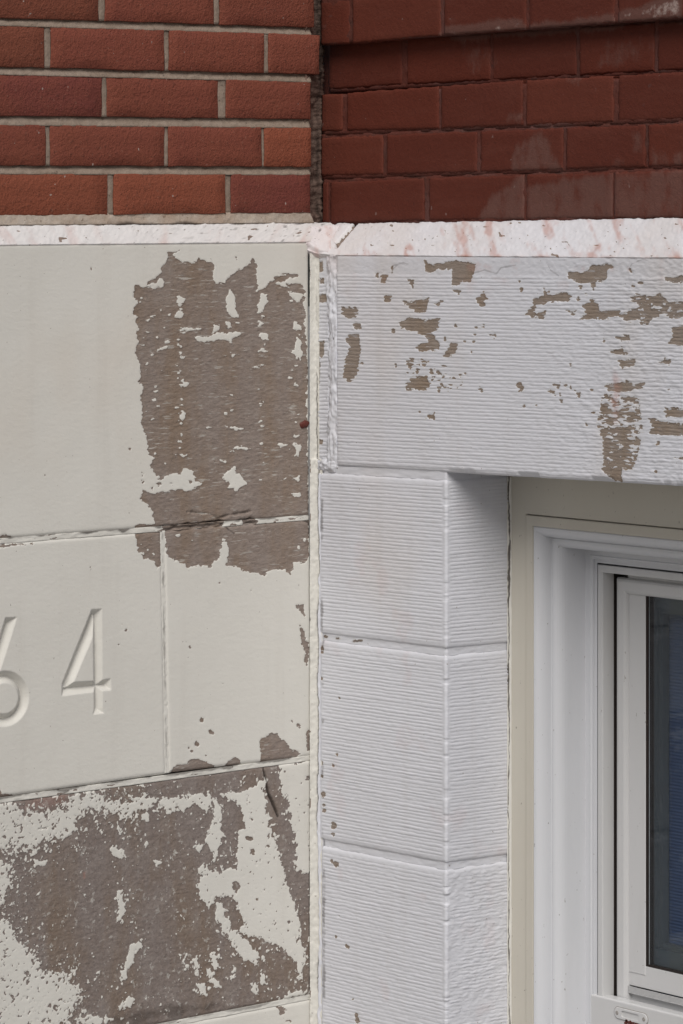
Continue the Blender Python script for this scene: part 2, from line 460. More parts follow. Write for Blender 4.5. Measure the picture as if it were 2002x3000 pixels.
A_KEPT = [[(670,295),(720,300),(752,297),(752,265),(735,258),(715,278),(680,288)],[(815,345),(852,348),(845,372),(818,378)],[(820,400),(848,425),(825,442),(805,435)],
 [(830,483),(862,488),(925,486),(925,494),(862,500),(835,498)],[(895,525),(960,524),(980,512),(1100,505),(1112,520),(1070,535),(1062,560),(1050,538),(930,550),(905,545)],
 [(1055,300),(1067,320),(1082,340),(1078,365),(1082,400),(1098,440),(1070,437),(1050,420),(1038,390),(1040,350)],[(980,475),(1010,468),(1010,490),(985,502)],
 [(1195,325),(1225,330),(1230,360),(1208,410),(1182,417),(1185,380),(1200,350)],[(1040,460),(1057,455),(1062,482),(1045,490)],[(1188,452),(1212,465),(1195,477)],[(1200,508),(1232,513),(1235,542),(1205,542),(1183,525)],
 [(1325,323),(1380,325),(1395,345),(1365,368),(1340,352)],[(1353,458),(1388,478),(1388,497),(1348,490)],[(1362,523),(1382,540),(1382,580),(1393,602),(1380,635),(1360,612),(1325,600),(1355,588)],
 [(830,613),(854,618),(842,630)],[(838,733),(868,743),(848,757)],[(838,863),(855,880),(840,912),(823,895)],[(1058,600),(1098,608),(1067,620)],[(1060,793),(1090,800),(1068,806)],[(1056,858),(1093,864),(1060,868)],
 [(1035,938),(1080,942),(1122,950),(1110,956),(1045,950)],[(935,938),(973,941),(950,948)],[(1080,1036),(1110,1030),(1160,1040),(1150,1048),(1095,1044)],[(1275,1020),(1290,1014),(1322,1025),(1290,1035)],
 [(1338,1022),(1362,1014),(1383,1030),(1372,1075),(1355,1072),(1362,1045)],[(1283,868),(1318,873),(1300,880)],[(1340,980),(1375,980),(1355,988)],
 [(1030,1160),(1080,1120),(1085,1150),(1105,1160),(1135,1205),(1115,1215),(1090,1232),(1070,1222),(1045,1224),(1060,1195),(1022,1180)],[(1012,1093),(1042,1095),(1038,1112)],[(1340,1175),(1378,1165),(1372,1197)],[(1335,1245),(1382,1243),(1375,1267)],
 [(1270,280),(1300,270),(1330,300),(1305,298)],[(1190,655),(1215,655),(1205,663),(1165,665)],[(1350,735),(1370,735),(1370,755),(1350,752)],[(725,580),(770,570),(768,578),(720,595)],[(660,450),(692,445),(680,455)]]

def hA(U, Z, S, T, F, dirt_shade, stain, h):
    F.add(pxL(A_PATCH, *SA), 0.0026, 0.012, 0.0045, 21)
    for i, p in enumerate(A_KEPT): F.cut(pxL(p, *SA), 0.0013, 0.006, 0.0035, 40 + i)
    flake_rows(F, [(830, 12), (830, 10), (1075, 18), (1360, 16), (1200, 12), (720, 40), (660, 14)], 340, 1200, 5, SA, 120)
    # specks in the paint left at the patch foot, bare crumbs at the left bottom edge
    for p in [[(650,1150),(665,1155),(655,1165)],[(650,1190),(662,1188),(660,1200)],[(720,1200),(745,1205),(730,1215)],[(780,1200),(800,1190),(795,1210)],[(690,1220),(705,1215),(700,1232)],[(870,1190),(885,1195),(872,1205)]]:
        F.add(pxL(p, *SA), 0.001, 0.004, 0.004, 61)
    F.add(pxL([(0,1432),(30,1435),(62,1452),(0,1470)], *SA), 0.002, 0.008, 0.004, 63)
    for x, y, r in [(420,215,8),(292,765,3),(598,1045,9),(206,1160,3),(1085,165,8),(645,1105,3),(1390,1190,5)]:
        F.add(pxL([(x-r*.4,y-r),(x+r*.5,y-r*.5),(x+r*.3,y+r),(x-r*.5,y+r*.4)], *SA), 0.0006, 0.003, 0.003, 70)
    ln = line_dist(U, Z, pxL([(860,1330),(900,1335),(960,1340),(1000,1360),(1060,1345),(1150,1330)], *SA))
    wob = 0.0012 + 0.0018 * fbm(U / 0.008, Z / 0.008, 75)
    h = h - 0.003 * sstep(0.004, 0.0, ln + wob)
    bot = (1 - T) * 0 + (T * (Z.max() - Z.min()))
    crk = line_dist(U, Z, pxL([(740,1402),(830,1392),(930,1388),(1010,1372),(1060,1385),(1150,1362),(1190,1375)], *SA)) + 0.0016 * fbm(U / 0.01, Z / 0.006, 76)
    dirt_shade[:] = np.maximum(dirt_shade, 0.95 * sstep(0.0026, 0.0006, crk))
    dirt_shade[:] = np.maximum(dirt_shade, 0.5 * sstep(0.0016, 0.0002, ln + wob))
    h = h - 0.004 * sstep(0.003, 0.0, crk)
    # bumpy horizontal tooling on the bare stone
    for q in ([(965,800),(1040,735)],[(1000,845),(1085,770)],[(1040,860),(1130,775)]):
        d = line_dist(U, Z, pxL(q, *SA)); dirt_shade[:] = np.maximum(dirt_shade, 0)
        stain[:] = np.maximum(stain, 0)
    return h

left_block([(-500, 718), (906, 706), (908, 1511), (-500, 1617)], 0.00125, hA, 'tall cream stone block with the big brown peeled patch')

# carved numerals (photo-crop coordinates, 4x, origin 0,1750)
SN = (0, 1750, 4.0)
FOUR = [[(1072,140),(1195,133),(1090,462),(868,990),(835,1090),(722,1110),(722,1015)],
        [(1072,140),(1195,133),(1196,300),(1205,1300),(1222,1362),(1088,1376),(1100,1300),(1086,300)],
        [(722,1030),(865,992),(1100,977),(1190,968),(1300,950),(1306,1090),(1200,1102),(1100,1113),(722,1160)]]
SIX_STEM = [(62,235),(202,230),(95,580),(0,870),(-40,1090),(-180,1140),(-215,1050),(-150,800),(0,440)]
def ell(cx, cy, rx, ry, n=48): return [(cx + rx * math.cos(2*math.pi*i/n), cy + ry * math.sin(2*math.pi*i/n) - 0.06 * rx * math.cos(2*math.pi*i/n)) for i in range(n)]
def groove(U, Z):
    k = (Z < pxL([(0, 120)], *SN)[0][1]) & (Z > pxL([(0, 1640)], *SN)[0][1]) & (U > pxL([(1320, 900)], *SN)[0][0])
    d = np.zeros(U.shape)
    u, z = U[k], Z[k]
    v = np.zeros(u.shape)
    for p in FOUR: v = np.maximum(v, poly_sdf(u, z, pxL(p, *SN)))
    v = np.maximum(v, poly_sdf(u, z, pxL(SIX_STEM, *SN)))
    ring = np.minimum(poly_sdf(u, z, pxL(ell(52, 1190, 288, 330), *SN)), -poly_sdf(u, z, pxL(ell(52, 1185, 160, 178), *SN)))
    v = np.maximum(v, ring)
    d[k] = np.minimum(v, 0.012) * 1.0
    return d

def hB(U, Z, S, T, F, dirt_shade, stain, h):
    F.add(pxL([(620,60),(742,50),(744,248),(722,257),(715,235),(700,225),(680,215),(660,220),(650,200),(640,188),(628,150)], *SB), 0.0016, 0.006, 0.004, 81)
    for p in [[(640,150),(650,148),(648,160)],[(672,170),(684,168),(680,180)],[(700,190),(708,185),(706,196)],[(640,185),(668,183),(660,200)],[(690,120),(700,118),(695,126)]]:
        F.cut(pxL(p, *SB), 0.0012, 0.004, 0.004, 85)
    F.add(pxL([(-20,150),(40,148),(90,145),(150,140),(150,146),(60,155),(30,160),(-20,165)], *SB), 0.0016, 0.008, 0.003, 87)
    F.add(pxL([(-20,1270),(10,1280),(12,1296),(45,1300),(70,1300),(60,1312),(-20,1320)], *SB), 0.0018, 0.006, 0.004, 88)
    for x, y, r in [(559,517,4),(414,256,4),(596,392,3),(580,540,5),(545,610,4)]:
        F.add(pxL([(x-r*.5,y-r),(x+r*.6,y-r*.5),(x+r*.3,y+r),(x-r*.5,y+r*.5)], *SB), 0.0005, 0.003, 0.003, 90)
    d = groove(U, Z)
    h = h - d
    dirt_shade[:] = np.maximum(dirt_shade, 0.26 * sstep(0.004, 0.0085, d) * (0.5 + 0.5 * fbm(U / 0.02, Z / 0.02, 95)))
    return h
left_block([(-500, 1630), (474, 1556), (487, 2268), (-500, 2408)], 0.001, hB, 'cream stone block carved with the digits 6 and 4')

def hC(U, Z, S, T, F, dirt_shade, stain, h):
    F.add(pxL([(752,20),(1440,20),(1420,60),(1420,200),(1405,235),(1380,240),(1350,235),(1340,265),(1333,290),(1310,265),(1280,260),(1250,265),(1215,290),(1170,280),(1120,265),(1080,250),(1040,240),(1050,180),(1045,140),(1025,125),(1010,180),(1010,215),(980,230),(970,255),(930,245),(880,255),(860,260),(850,235),(800,220),(770,200),(764,170)], *SB), 0.0018, 0.006, 0.004, 101)
    for p in [[(802,103),(828,100),(825,110),(808,113)],[(1370,155),(1378,155),(1376,175),(1370,172)],[(1395,120),(1405,120),(1403,140),(1396,138)],[(762,162),(772,160),(770,176)],[(1340,232),(1390,230),(1370,242)],[(880,128),(888,127),(884,134)]]:
        F.cut(pxL(p, *SB), 0.0007, 0.004, 0.004, 105)
    F.add(pxL([(1358,430),(1395,425),(1400,460),(1401,492),(1385,465)], *SB), 0.0012, 0.004, 0.004, 110)
    F.add(pxL([(1375,515),(1400,550),(1405,585),(1420,610),(1418,660),(1410,708),(1395,680),(1402,650),(1385,600)], *SB), 0.0013, 0.004, 0.004, 111)
    for x, y, r in [(928,956,14),(970,1010,12),(905,1065,14),(882,1098,8),(868,1085,4),(1340,960,4),(1370,978,8),(1400,845,4),(870,620,4),(1010,325,3),(1155,360,3),(1020,790,3),(945,1118,3),(1375,985,7)]:
        F.add(pxL([(x-r*.8,y-r*.2),(x-r*.2,y-r),(x+r*.6,y-r*.5),(x+r*.9,y+r*.4),(x+r*.2,y+r),(x-r*.5,y+r*.4)], *SB), 0.0009, 0.004, 0.004, 115 + int(x) % 7)
    F.add(pxL([(785,1225),(788,1190),(800,1170),(830,1155),(860,1160),(870,1140),(910,1130),(945,1147),(985,1168),(1010,1180),(1000,1215)], *SB), 0.0013, 0.005, 0.004, 121)
    F.add(pxL([(1030,1170),(1050,1145),(1080,1123),(1095,1135),(1115,1158),(1060,1185)], *SB), 0.001, 0.005, 0.004, 122)
    F.add(pxL([(1193,1180),(1200,1150),(1195,1090),(1195,1040),(1225,1030),(1250,1018),(1275,1020),(1280,1042),(1310,1050),(1325,1075),(1345,1092),(1388,1110),(1370,1122),(1300,1150)], *SB), 0.0013, 0.006, 0.004, 123)
    F.add(pxL([(1410,995),(1424,1010),(1430,1095),(1412,1092),(1405,1030)], *SB), 0.001, 0.004, 0.004, 124)
    d = line_dist(U, Z, pxL([(1020,40),(1045,75),(1075,98)], *SB))
    dirt_shade[:] = np.maximum(dirt_shade, 0.8 * sstep(0.0017, 0.0004, d + 0.0006 * fbm(U / 0.005, Z / 0.005, 126)))
    d = line_dist(U, Z, pxL([(1395,38),(1415,45),(1422,65),(1424,110)], *SB))
    dirt_shade[:] = np.maximum(dirt_shade, 0.9 * sstep(0.0022, 0.0008, d))
    return h
left_block([(481, 1554), (910, 1521), (914, 2216), (494, 2265)], 0.00125, hC, 'small cream stone block peeled brown along its top edge')

# lower block: mostly bare, paint left as speckle
D_SOFT = [[(-60,170),(60,160),(90,200),(190,200),(220,215),(300,180),(340,128),(420,118),(480,150),(450,195),(390,200),(362,192),(345,280),(300,312),(250,335),(200,345),(150,392),(100,372),(60,345),(30,372),(-60,345)],
 [(480,165),(560,150),(600,165),(640,140),(690,128),(705,160),(620,205),(560,215),(500,195)],[(-60,430),(30,430),(45,470),(40,540),(10,620),(-60,640)],
 [(-60,700),(40,700),(60,740),(90,800),(150,850),(160,910),(220,940),(300,950),(345,1000),(352,1060),(330,1130),(280,1180),(280,1300),(-400,1300),(-400,700)],[(370,1155),(420,1140),(500,1150),(470,1190),(370,1190)],
 [(700,150),(800,140),(870,130),(880,165),(830,190),(770,195)],[(1280,1060),(1330,1030),(1400,1020),(1410,1040),(1300,1070)],[(750,150),(790,150),(780,205),(760,200)]]
D_HARD = [[(645,215),(670,200),(692,210),(682,252),(650,238)],[(495,372),(530,358),(572,385),(562,412),(520,407)],[(148,418),(215,423),(202,452),(163,447)],[(708,418),(748,430),(720,452)],[(663,343),(680,340),(678,360)],
 [(870,130),(920,118),(990,135),(1012,170),(1018,240),(1000,245),(980,212),(975,155),(950,202),(925,182),(900,150)],
 [(960,285),(985,235),(1012,240),(1020,310),(1002,390),(985,432),(965,382),(950,320)],
 [(1018,120),(1090,110),(1160,90),(1222,42),(1214,130),(1230,230),(1262,330),(1290,420),(1312,520),(1340,600),(1382,720),(1385,800),(1412,880),(1382,918),(1330,860),(1270,810),(1200,780),(1140,770),(1100,755),(1122,712),(1100,660),(1085,600),(1030,590),(990,592),(960,640),(930,600),(905,540),(930,500),(915,470),(950,440),(960,470),(1010,480),(1050,460),(1085,470),(1090,420),(1090,340),(1100,290),(1125,270),(1112,190),(1080,150),(1030,132)],
 [(1275,-20),(1440,-30),(1430,150),(1432,300),(1425,492),(1395,490),(1360,440),(1360,300),(1340,290),(1325,150),(1300,120)],
 [(988,620),(1020,620),(1050,680),(1062,740),(1092,760),(1130,790),(1162,830),(1192,870),(1180,902),(1130,870),(1092,850),(1060,790),(1020,742),(990,690)],
 [(890,880),(905,878),(920,962),(900,950)],[(965,862),(1008,855),(998,932),(980,930)],[(833,887),(845,880),(863,912),(850,915)],[(903,990),(930,980),(948,1042),(915,1045)],[(953,930),(965,925),(985,945),(960,960)],[(958,975),(1000,980),(1014,1008),(980,1002)],[(1055,925),(1082,920),(1078,948),(1060,945)],[(1155,1010),(1170,985),(1192,1042),(1175,1045)],[(1200,945),(1225,950),(1222,980),(1200,1000),(1185,985)],[(1370,905),(1390,920),(1392,980),(1375,975)],
 [(535,560),(562,560),(574,640),(555,715),(538,690),(547,640)],[(600,810),(640,798),(662,820),(620,852),(605,900),(575,932),(580,880)],[(555,932),(580,930),(592,970),(560,975)],[(590,1050),(622,1060),(602,1097),(538,1112)],[(1085,860),(1115,850),(1150,880),(1120,880)],[(905,345),(930,355),(920,385),(900,370)],[(540,270),(552,265),(555,300),(545,300)]]
D_HOLES = [[(1065,525),(1090,520),(1105,545),(1085,585),(1070,560)],[(1145,368),(1172,372),(1170,400),(1150,390)],[(1125,315),(1165,320),(1160,335),(1130,330)],[(1175,428),(1185,430),(1182,448),(1174,446)],[(1145,228),(1165,235),(1160,248)],[(1030,660),(1048,665),(1046,690),(1034,688)],[(1040,620),(1052,615),(1050,632)],[(1225,430),(1240,432),(1232,442)],[(1400,35),(1425,40),(1420,60),(1402,58)],[(1320,705),(1332,705),(1328,720)],[(1318,740),(1330,745),(1322,755)],[(1395,205),(1408,205),(1402,215)],[(1355,765),(1366,770),(1360,785)],[(1130,120),(1145,125),(1135,155)]]
def hD(U, Z, S, T, F, dirt_shade, stain, h):
    F.f[:] = 0.05
    for i, p in enumerate(D_SOFT): F.cut(pxL(p, *SD), 0.0085, 0.0042, 0.0042, 130 + i)
    # fading speckle round the soft areas
    for i, p in enumerate(D_SOFT[:4]):
        q = pxL(p, *SD); k = poly_sdf(U, Z, q)
        n = 0.8 * fbm(U / 0.0040, Z / 0.0040, 150 + i, 3) + 0.4 * vnoise(U / 0.0021, Z / 0.0021, 155 + i)
        v = k / 0.03 + n * 2.0 - 0.75
        F.f = np.minimum(F.f, -np.clip(v, -3, 3) * 0.0015 )
    # holes fretted into the solid paint of the soft areas
    inside = np.zeros(U.shape, bool)
    for p in D_SOFT[:4]: inside |= poly_sdf(U, Z, pxL(p, *SD)) > 0.0
    n = 0.75 * fbm(U / 0.0045, Z / 0.004, 160, 3) + 0.4 * vnoise(U / 0.0022, Z / 0.0022, 161) - 0.50
    F.f = np.where(inside, np.maximum(F.f, n * 0.004), F.f)
    for i, p in enumerate(D_HARD): F.cut(pxL(p, *SD), 0.0032, 0.0055, 0.0055, 170 + i)
    for i, p in enumerate(D_HOLES): F.add(pxL(p, *SD), 0.001, 0.004, 0.004, 210 + i)
    # isolated specks, sparser in the middle
    n = vnoise(U / 0.0042, Z / 0.0042, 230); gate = fbm(U / 0.05, Z / 0.05, 231)
    hd = np.full(U.shape, -1.0)
    for p in D_HARD[4:]: hd = np.maximum(hd, poly_sdf(U, Z, pxL(p, *SD)))
    n2 = 0.65 * n + 0.5 * vnoise(U / 0.0021, Z / 0.0021, 232)
    F.f = np.minimum(F.f, -(n2 - 0.70 - 0.10 * (gate < 0.1) + 0.42 * np.exp(-np.clip(-hd, 0, 1) / 0.009)) * 0.005)
    # pits fretted into the solid paint
    n3 = 0.6 * vnoise(U / 0.004, Z / 0.004, 233) + 0.5 * vnoise(U / 0.0022, Z / 0.0022, 234)
    F.f = np.where(hd > 0, np.maximum(F.f, (n3 - 0.74 + 0.30 * np.exp(-np.clip(hd, 0, 1) / 0.004)) * 0.004), F.f)
    d = line_dist(U, Z, pxL([(1208,-10),(1225,60),(1235,120),(1255,165),(1278,222)], *SD)) + 0.0012 * fbm(U / 0.006, Z / 0.01, 240)
    wcr = sstep(0.0030, 0.0008, d); dirt_shade[:] = np.maximum(dirt_shade, wcr)
    h = h - 0.003 * sstep(0.003, 0, d)
    # damp reddish and sooty marks
    d = poly_sdf(U, Z, pxL([(90,170),(200,130),(300,118),(310,160),(230,190),(110,200)], *SD))
    stain[:] = np.maximum(stain, 0.16 * sstep(-0.006, 0.010, d + 0.006 * fbm(U / 0.02, Z / 0.02, 245)) * (F.f > 0))
    d = poly_sdf(U, Z, pxL([(500,1165),(640,1110),(900,1085),(1000,1090),(820,1140),(620,1180)], *SD))
    dirt_shade[:] = np.maximum(dirt_shade, 0.55 * sstep(-0.006, 0.010, d + 0.008 * fbm(U / 0.02, Z / 0.015, 246)) * (F.f > 0))
    d = poly_sdf(U, Z, pxL([(380,480),(395,475),(393,510),(384,512)], *SD)); stain[:] = np.maximum(stain, 0.25 * sstep(-0.001, 0.002, d))
    return h
left_block([(-500, 2421), (912, 2227), (914, 2915), (-500, 3190)], 0.00125, hD, 'weathered brown stone block with speckled remains of cream paint', 'cream_grainy')
def hE(U, Z, S, T, F, dirt_shade, stain, h):
    n = fbm(U / 0.02, Z / 0.012, 300) - 0.75
    F.f = n * 0.006
    return h
left_block([(-500, 3204), (914, 2927), (916, 3500), (-500, 3780)], 0.002, hE)
left_block([(-500, 3793), (916, 3512), (920, 4860), (-500, 4860)], 0.01, lambda U, Z, S, T, F, dirt_shade, stain, h: h, name='stone_block')

# joints between the stone blocks: thin painted fillets standing a little back
def strip_left(p0, p1, hgt, name, mat, seed, back=0.03, rise=-0.0012, x=0.0, dirt_amt=0.8, slope=0.0, bare=()):
    A0, A1 = onX(p0[0], p0[1], x), onX(p1[0], p1[1], x)
    L = np.linalg.norm(A1 - A0); nu = int(L / 0.0022) + 2; nv = 7
    up = np.array([0, 0, hgt / 2])
    P, N, S, T = quad_grid(A0 + up, A1 + up, A1 - up, A0 - up, nu, nv)
    U, Z = -P[..., 1], P[..., 2]
    h = rise + slope * (0.5 - T) + 0.0006 * fbm(U / 0.012, Z / 0.004, seed)
    dirt_shade = dirt_amt * sstep(0.70, 0.95, T + 0.55 * fbm(U / 0.03, Z * 0, seed + 3))
    F = -0.004 + 0.006 * (fbm(U / 0.02, Z / 0.004, seed + 5) - 0.1)
    F = np.where(F > 0, F * 0.6, F)
    for (pa, pb) in bare:
        ua, ub = -onX(pa, 1550, x)[1], -onX(pb, 1550, x)[1]
        k = sstep(-0.004, 0.004, np.minimum(ua - U, U - ub) + 0.004 * fbm(U / 0.006, Z / 0.004, seed + 7))
        F = np.maximum(F, -0.004 + 0.009 * k)
        h = h - k * (0.0012 - 0.0022 * fbm(U / 0.010, Z / 0.004, seed + 8))
        dirt_shade = np.maximum(dirt_shade * (1 - k), 0.9 * k * sstep(0.35, 0.1, np.abs(T - 0.55 - 0.35 * fbm(U / 0.03, Z * 0, seed + 9))))
    return sheet(name, P, N, h, M[mat], left, {'peel': F, 'dirt_shade': dirt_shade, 'stain': 0 * F}, back)
strip_left((-500, 1624), (908, 1516), 0.0075, 'stone_joint', 'cream', 311, bare=((476, 656), (714, 752)))
strip_left((-500, 2414), (912, 2221), 0.0075, 'stone_joint', 'cream', 313, dirt_amt=0.7)
strip_left((-500, 3197), (914, 2921), 0.0075, 'stone_joint', 'cream', 315, dirt_amt=0.5)
A0, A1 = onX(491, 2266, 0.0), onX(478, 1555, 0.0)
nv = 200
P, N, S, T = quad_grid(A1 + np.array([0, -0.004, 0]), A1 + np.array([0, 0.004, 0]), A0 + np.array([0, 0.004, 0]), A0 + np.array([0, -0.004, 0]), 8, nv)
dirt_shade = 0.5 * sstep(0.20, 0.04, np.abs(S - 0.45) + 0.12 * fbm(S * 2, T * 40, 321)) * sstep(-0.5, 0.5, fbm(S * 0, T * 30, 322))
sheet('stone_joint', P, N, -0.0014 + 0.0005 * fbm(S, T * 60, 323), M['cream'], left, {'peel': -0.01 + 0 * S, 'dirt_shade': np.clip(dirt_shade, 0, 1), 'stain': 0 * S}, 0.03)

# chamfered ledge on the left
Zlt0, Zlt1 = onX(0, 663, -PL)[2], onX(0, 713, 0.0)[2]
def ledge(TL, TR, BR, BL, mat, parent, seed, pink, crack=None, res=0.0016, corner=None):
    nu = int(np.linalg.norm(np.asarray(TR) - TL) / res) + 2; nv = int(np.linalg.norm(np.asarray(TL) - BL) / res) + 3
    P, N, S, T = quad_grid(TL, TR, BR, BL, nu, nv)
    LU = np.linalg.norm(np.asarray(TR) - TL); LV = np.linalg.norm(np.asarray(TL) - BL)
    a, b = S * LU, T * LV
    h = 0.0007 * fbm(a / 0.02, b / 0.012, seed) + 0.0003 * fbm(a / 0.004, b / 0.004, seed + 1)
    h = h - 0.0025 * np.exp(-((1 - T) * LV / 0.004) ** 2) * (0.5 + 0.5 * fbm(a / 0.012, b * 0, seed + 2))
    # smears run down the slope, slanting
    q = a + 0.55 * b
    n = fbm(q / 0.022, b / 0.06, seed + 4, 3) * 0.85 + 0.22 * fbm(a / 0.006, b / 0.009, seed + 5)
    stain = np.clip(pink * (sstep(0.05, 1.1, n) + 0.9 * sstep(0.35, 0.9, fbm(q / 0.05, b / 0.06, seed + 12)) * sstep(-0.2, 0.5, n)), 0, 0.55)
    low = 0.45 * pink * np.exp(-(T * LV / 0.003) ** 2) * sstep(-0.1, 0.6, fbm(a / 0.03, b * 0, seed + 6))
    stain = np.clip(stain + low, 0, 0.85)
    n2 = vnoise(q / 0.009, b / 0.006, seed + 7)
    peel = (n2 - 0.84) * 0.02
    dirt_shade = 0.7 * sstep(0.93, 0.97, vnoise(q / 0.006, b / 0.003, seed + 9))
    if crack is not None:
        h, peel, dirt_shade = crack(P, S, T, a, b, h, peel, dirt_shade)
    return sheet('sloped_ledge', P, N, h, M[mat], parent, {'peel': peel, 'dirt_shade': dirt_shade, 'stain': stain}, 0.04)

def pxl(px, py, x): return onX(px, py, x)
# left chamfer: top edge on the brick plane, bottom edge on the stone plane
TLc = pxl(-540, 661, -PL); TRc = pxl(990, 649, -PL); BRc = pxl(930, 708, 0.0008); BLc = pxl(-500, 722, 0.0008)
def lcrack(P, S, T, a, b, h, peel, dirt_shade):
    near = sstep(0.55, 1.0, S)
    n = vnoise(a / 0.008 + b / 0.02, b / 0.003, 351)
    dirt_shade = np.maximum(dirt_shade, 0.6 * near * sstep(0.62, 0.75, n))
    return h, peel, dirt_shade
ledge(TLc, TRc, BRc, BLc, 'ledge_left', left, 341, 0.20, lcrack)

# ------------------------------------------------------------------ left brickwork
LS = 1.5664
left_courses = [   # bottom/top edges as (y at crop x=0, y at crop x=1430), head joints (x0, x1), right end, colours
    ((-330, -275), (-145, -90), [(205, 235), (755, 778), (1213, 1235)], 1440),
    ((-108, -55), (80, 124), [(455, 484), (983, 1009)], 1443),
    ((115, 158), (305, 339), [(205, 235), (755, 778), (1213, 1235)], 1466),
    ((340, 375), (530, 546), [(470, 493), (1003, 1040)], 1428),
    ((573, 585), (758, 765), [(210, 232), (757, 775), (1203, 1215)], 1430),
    ((797, 801), (988, 975), [(497, 523), (1035, 1062)], 1425),
]
ORANGE = (0.226, 0.066, 0.036, 1); RED = (0.195, 0.056, 0.036, 1); MAROON = (0.155, 0.042, 0.032, 1); BROWN = (0.178, 0.056, 0.033, 1)
left_cols = {1: [BROWN, RED, RED], 2: [BROWN, RED, RED, RED], 3: [MAROON, RED, RED], 4: [RED, RED, RED, ORANGE], 5: [ORANGE, ORANGE, MAROON]}

def brick(quad3, mat, parent, color, seed, nu=13, nv=6, depth=0.05, r=0.0012, bloomf=None, proud=0.0, ragged=0.0009, drop=0.0005):
    TL, TR, BR, BL = quad3
    P, N, S, T = quad_grid(TL, TR, BR, BL, nu, nv)
    # pull loops towards the edges so the arris can be rounded
    wu = np.linalg.norm(TR - TL); wv = np.linalg.norm(TL - BL)
    def warp(n, w):
        e = min(0.2, r / w); t = np.linspace(0, 1, n - 2); return np.concatenate([[0], e + t * (1 - 2 * e), [1]])
    s1, t1 = warp(nu, wu), warp(nv, wv)
    S, T = np.meshgrid(s1, t1, indexing='ij'); s = S[..., None]; t = T[..., None]
    P = (BL * (1 - s) + BR * s) * (1 - t) + (TL * (1 - s) + TR * s) * t
    rs = np.random.RandomState(seed)
    eu = (TR - TL) / wu; ev = (TL - BL) / wv
    jit = (rs.rand(nu, nv, 2) - 0.5) * 2 * ragged
    edge = ((S == 0) | (S == 1) | (T == 0) | (T == 1))
    P = P + (jit[..., 0:1] * eu + jit[..., 1:2] * ev) * edge[..., None]
    h = np.where(edge, -drop - rs.rand(nu, nv) * 0.0008, 0.0) + proud + (rs.rand(nu, nv) - 0.5) * 0.0003
    bl = bloomf(P) if bloomf is not None else np.zeros(S.shape)
    o = sheet('brick', P, N, h, mat, parent, {'bloom': bl}, depth)
    o.color = color
    return o

rnd = random.Random(3)
ends_left = -560
def lerpx(e, x, x1=1430.0): return e[0] + (e[1] - e[0]) * x / x1
for ci, (top, bot, heads, xr) in enumerate(left_courses):
    xs = [(-340, -313)] if ci in (1, 3, 5) else [(-55 - 300, -330)]
    cuts = [(-900, -870)] + xs + heads
    edges = []
    for k in range(len(cuts)):
        a = cuts[k][1]; b = cuts[k + 1][0] if k + 1 < len(cuts) else xr
        edges.append((a, b))
    for k, (a, b) in enumerate(edges):
        q = [onX(x / LS, lerpx(e, x) / LS, -PL) for x, e in ((a, top), (b, top), (b, bot), (a, bot))]
        cols = left_cols.get(ci)
        vis = k - (len(edges) - len(cols)) if cols else -1
        base = cols[vis] if cols and 0 <= vis else rnd.choice([RED, BROWN, ORANGE])
        j = rnd.uniform(0.93, 1.07)
        brick(q, M['brick'], left, tuple(c * j for c in base[:3]) + (1,), 400 + ci * 20 + k, proud=rnd.uniform(-0.0008, 0.0008))
    # bed joint under this course: struck mortar, deep at its top, flush at its foot
    nxt = left_courses[ci + 1][0] if ci + 1 < len(left_courses) else None
    if nxt is not None:
        xa, xb = -880, min(xr, 1432)
        TL = onX(xa / LS, (lerpx(bot, xa) - 4) / LS, -PL); TR = onX(xb / LS, (lerpx(bot, xb) - 4) / LS, -PL)
        BR = onX(xb / LS, (lerpx(nxt, xb) + 3) / LS, -PL); BL = onX(xa / LS, (lerpx(nxt, xa) + 3) / LS, -PL)
        nu = int(np.linalg.norm(TR - TL) / 0.003) + 2; nv = 8
        P, N, S, T = quad_grid(TL, TR, BR, BL, nu, nv)
        a = S * np.linalg.norm(TR - TL); b = T * 0.014
        h = -0.0045 * sstep(0.0, 0.9, T) - 0.0006 + 0.0009 * fbm(a / 0.012, b / 0.005, 460 + ci)
        dirt_shade = 0.30 * sstep(0.62, 0.95, T + 0.3 * fbm(a / 0.02, b * 0, 470 + ci))  # joint top darkened in colour, imitating the shadow of the brick above
        sheet('mortar_joint', P, N, h, M['mortar'], left, {'dirt_shade': dirt_shade}, 0.03)
    for (a, b) in cuts[1:]:
        TL, TR, BR, BL = [onX(x / LS, lerpx(e, x) / LS, -PL) for x, e in ((a - 3, top), (b + 3, top), (b + 3, bot), (a - 3, bot))]
        P, N, S, T = quad_grid(TL, TR, BR, BL, 6, 16)
        h = -0.0014 + 0.0006 * fbm(S * 1.5, T * 6 , 480 + ci + int(a)) - 0.0015 * np.abs(S - 0.5)
        sheet('mortar_joint', P, N, h, M['mortar'], left, {'dirt_shade': 0.25 * sstep(0.75, 1, T)}, 0.03)
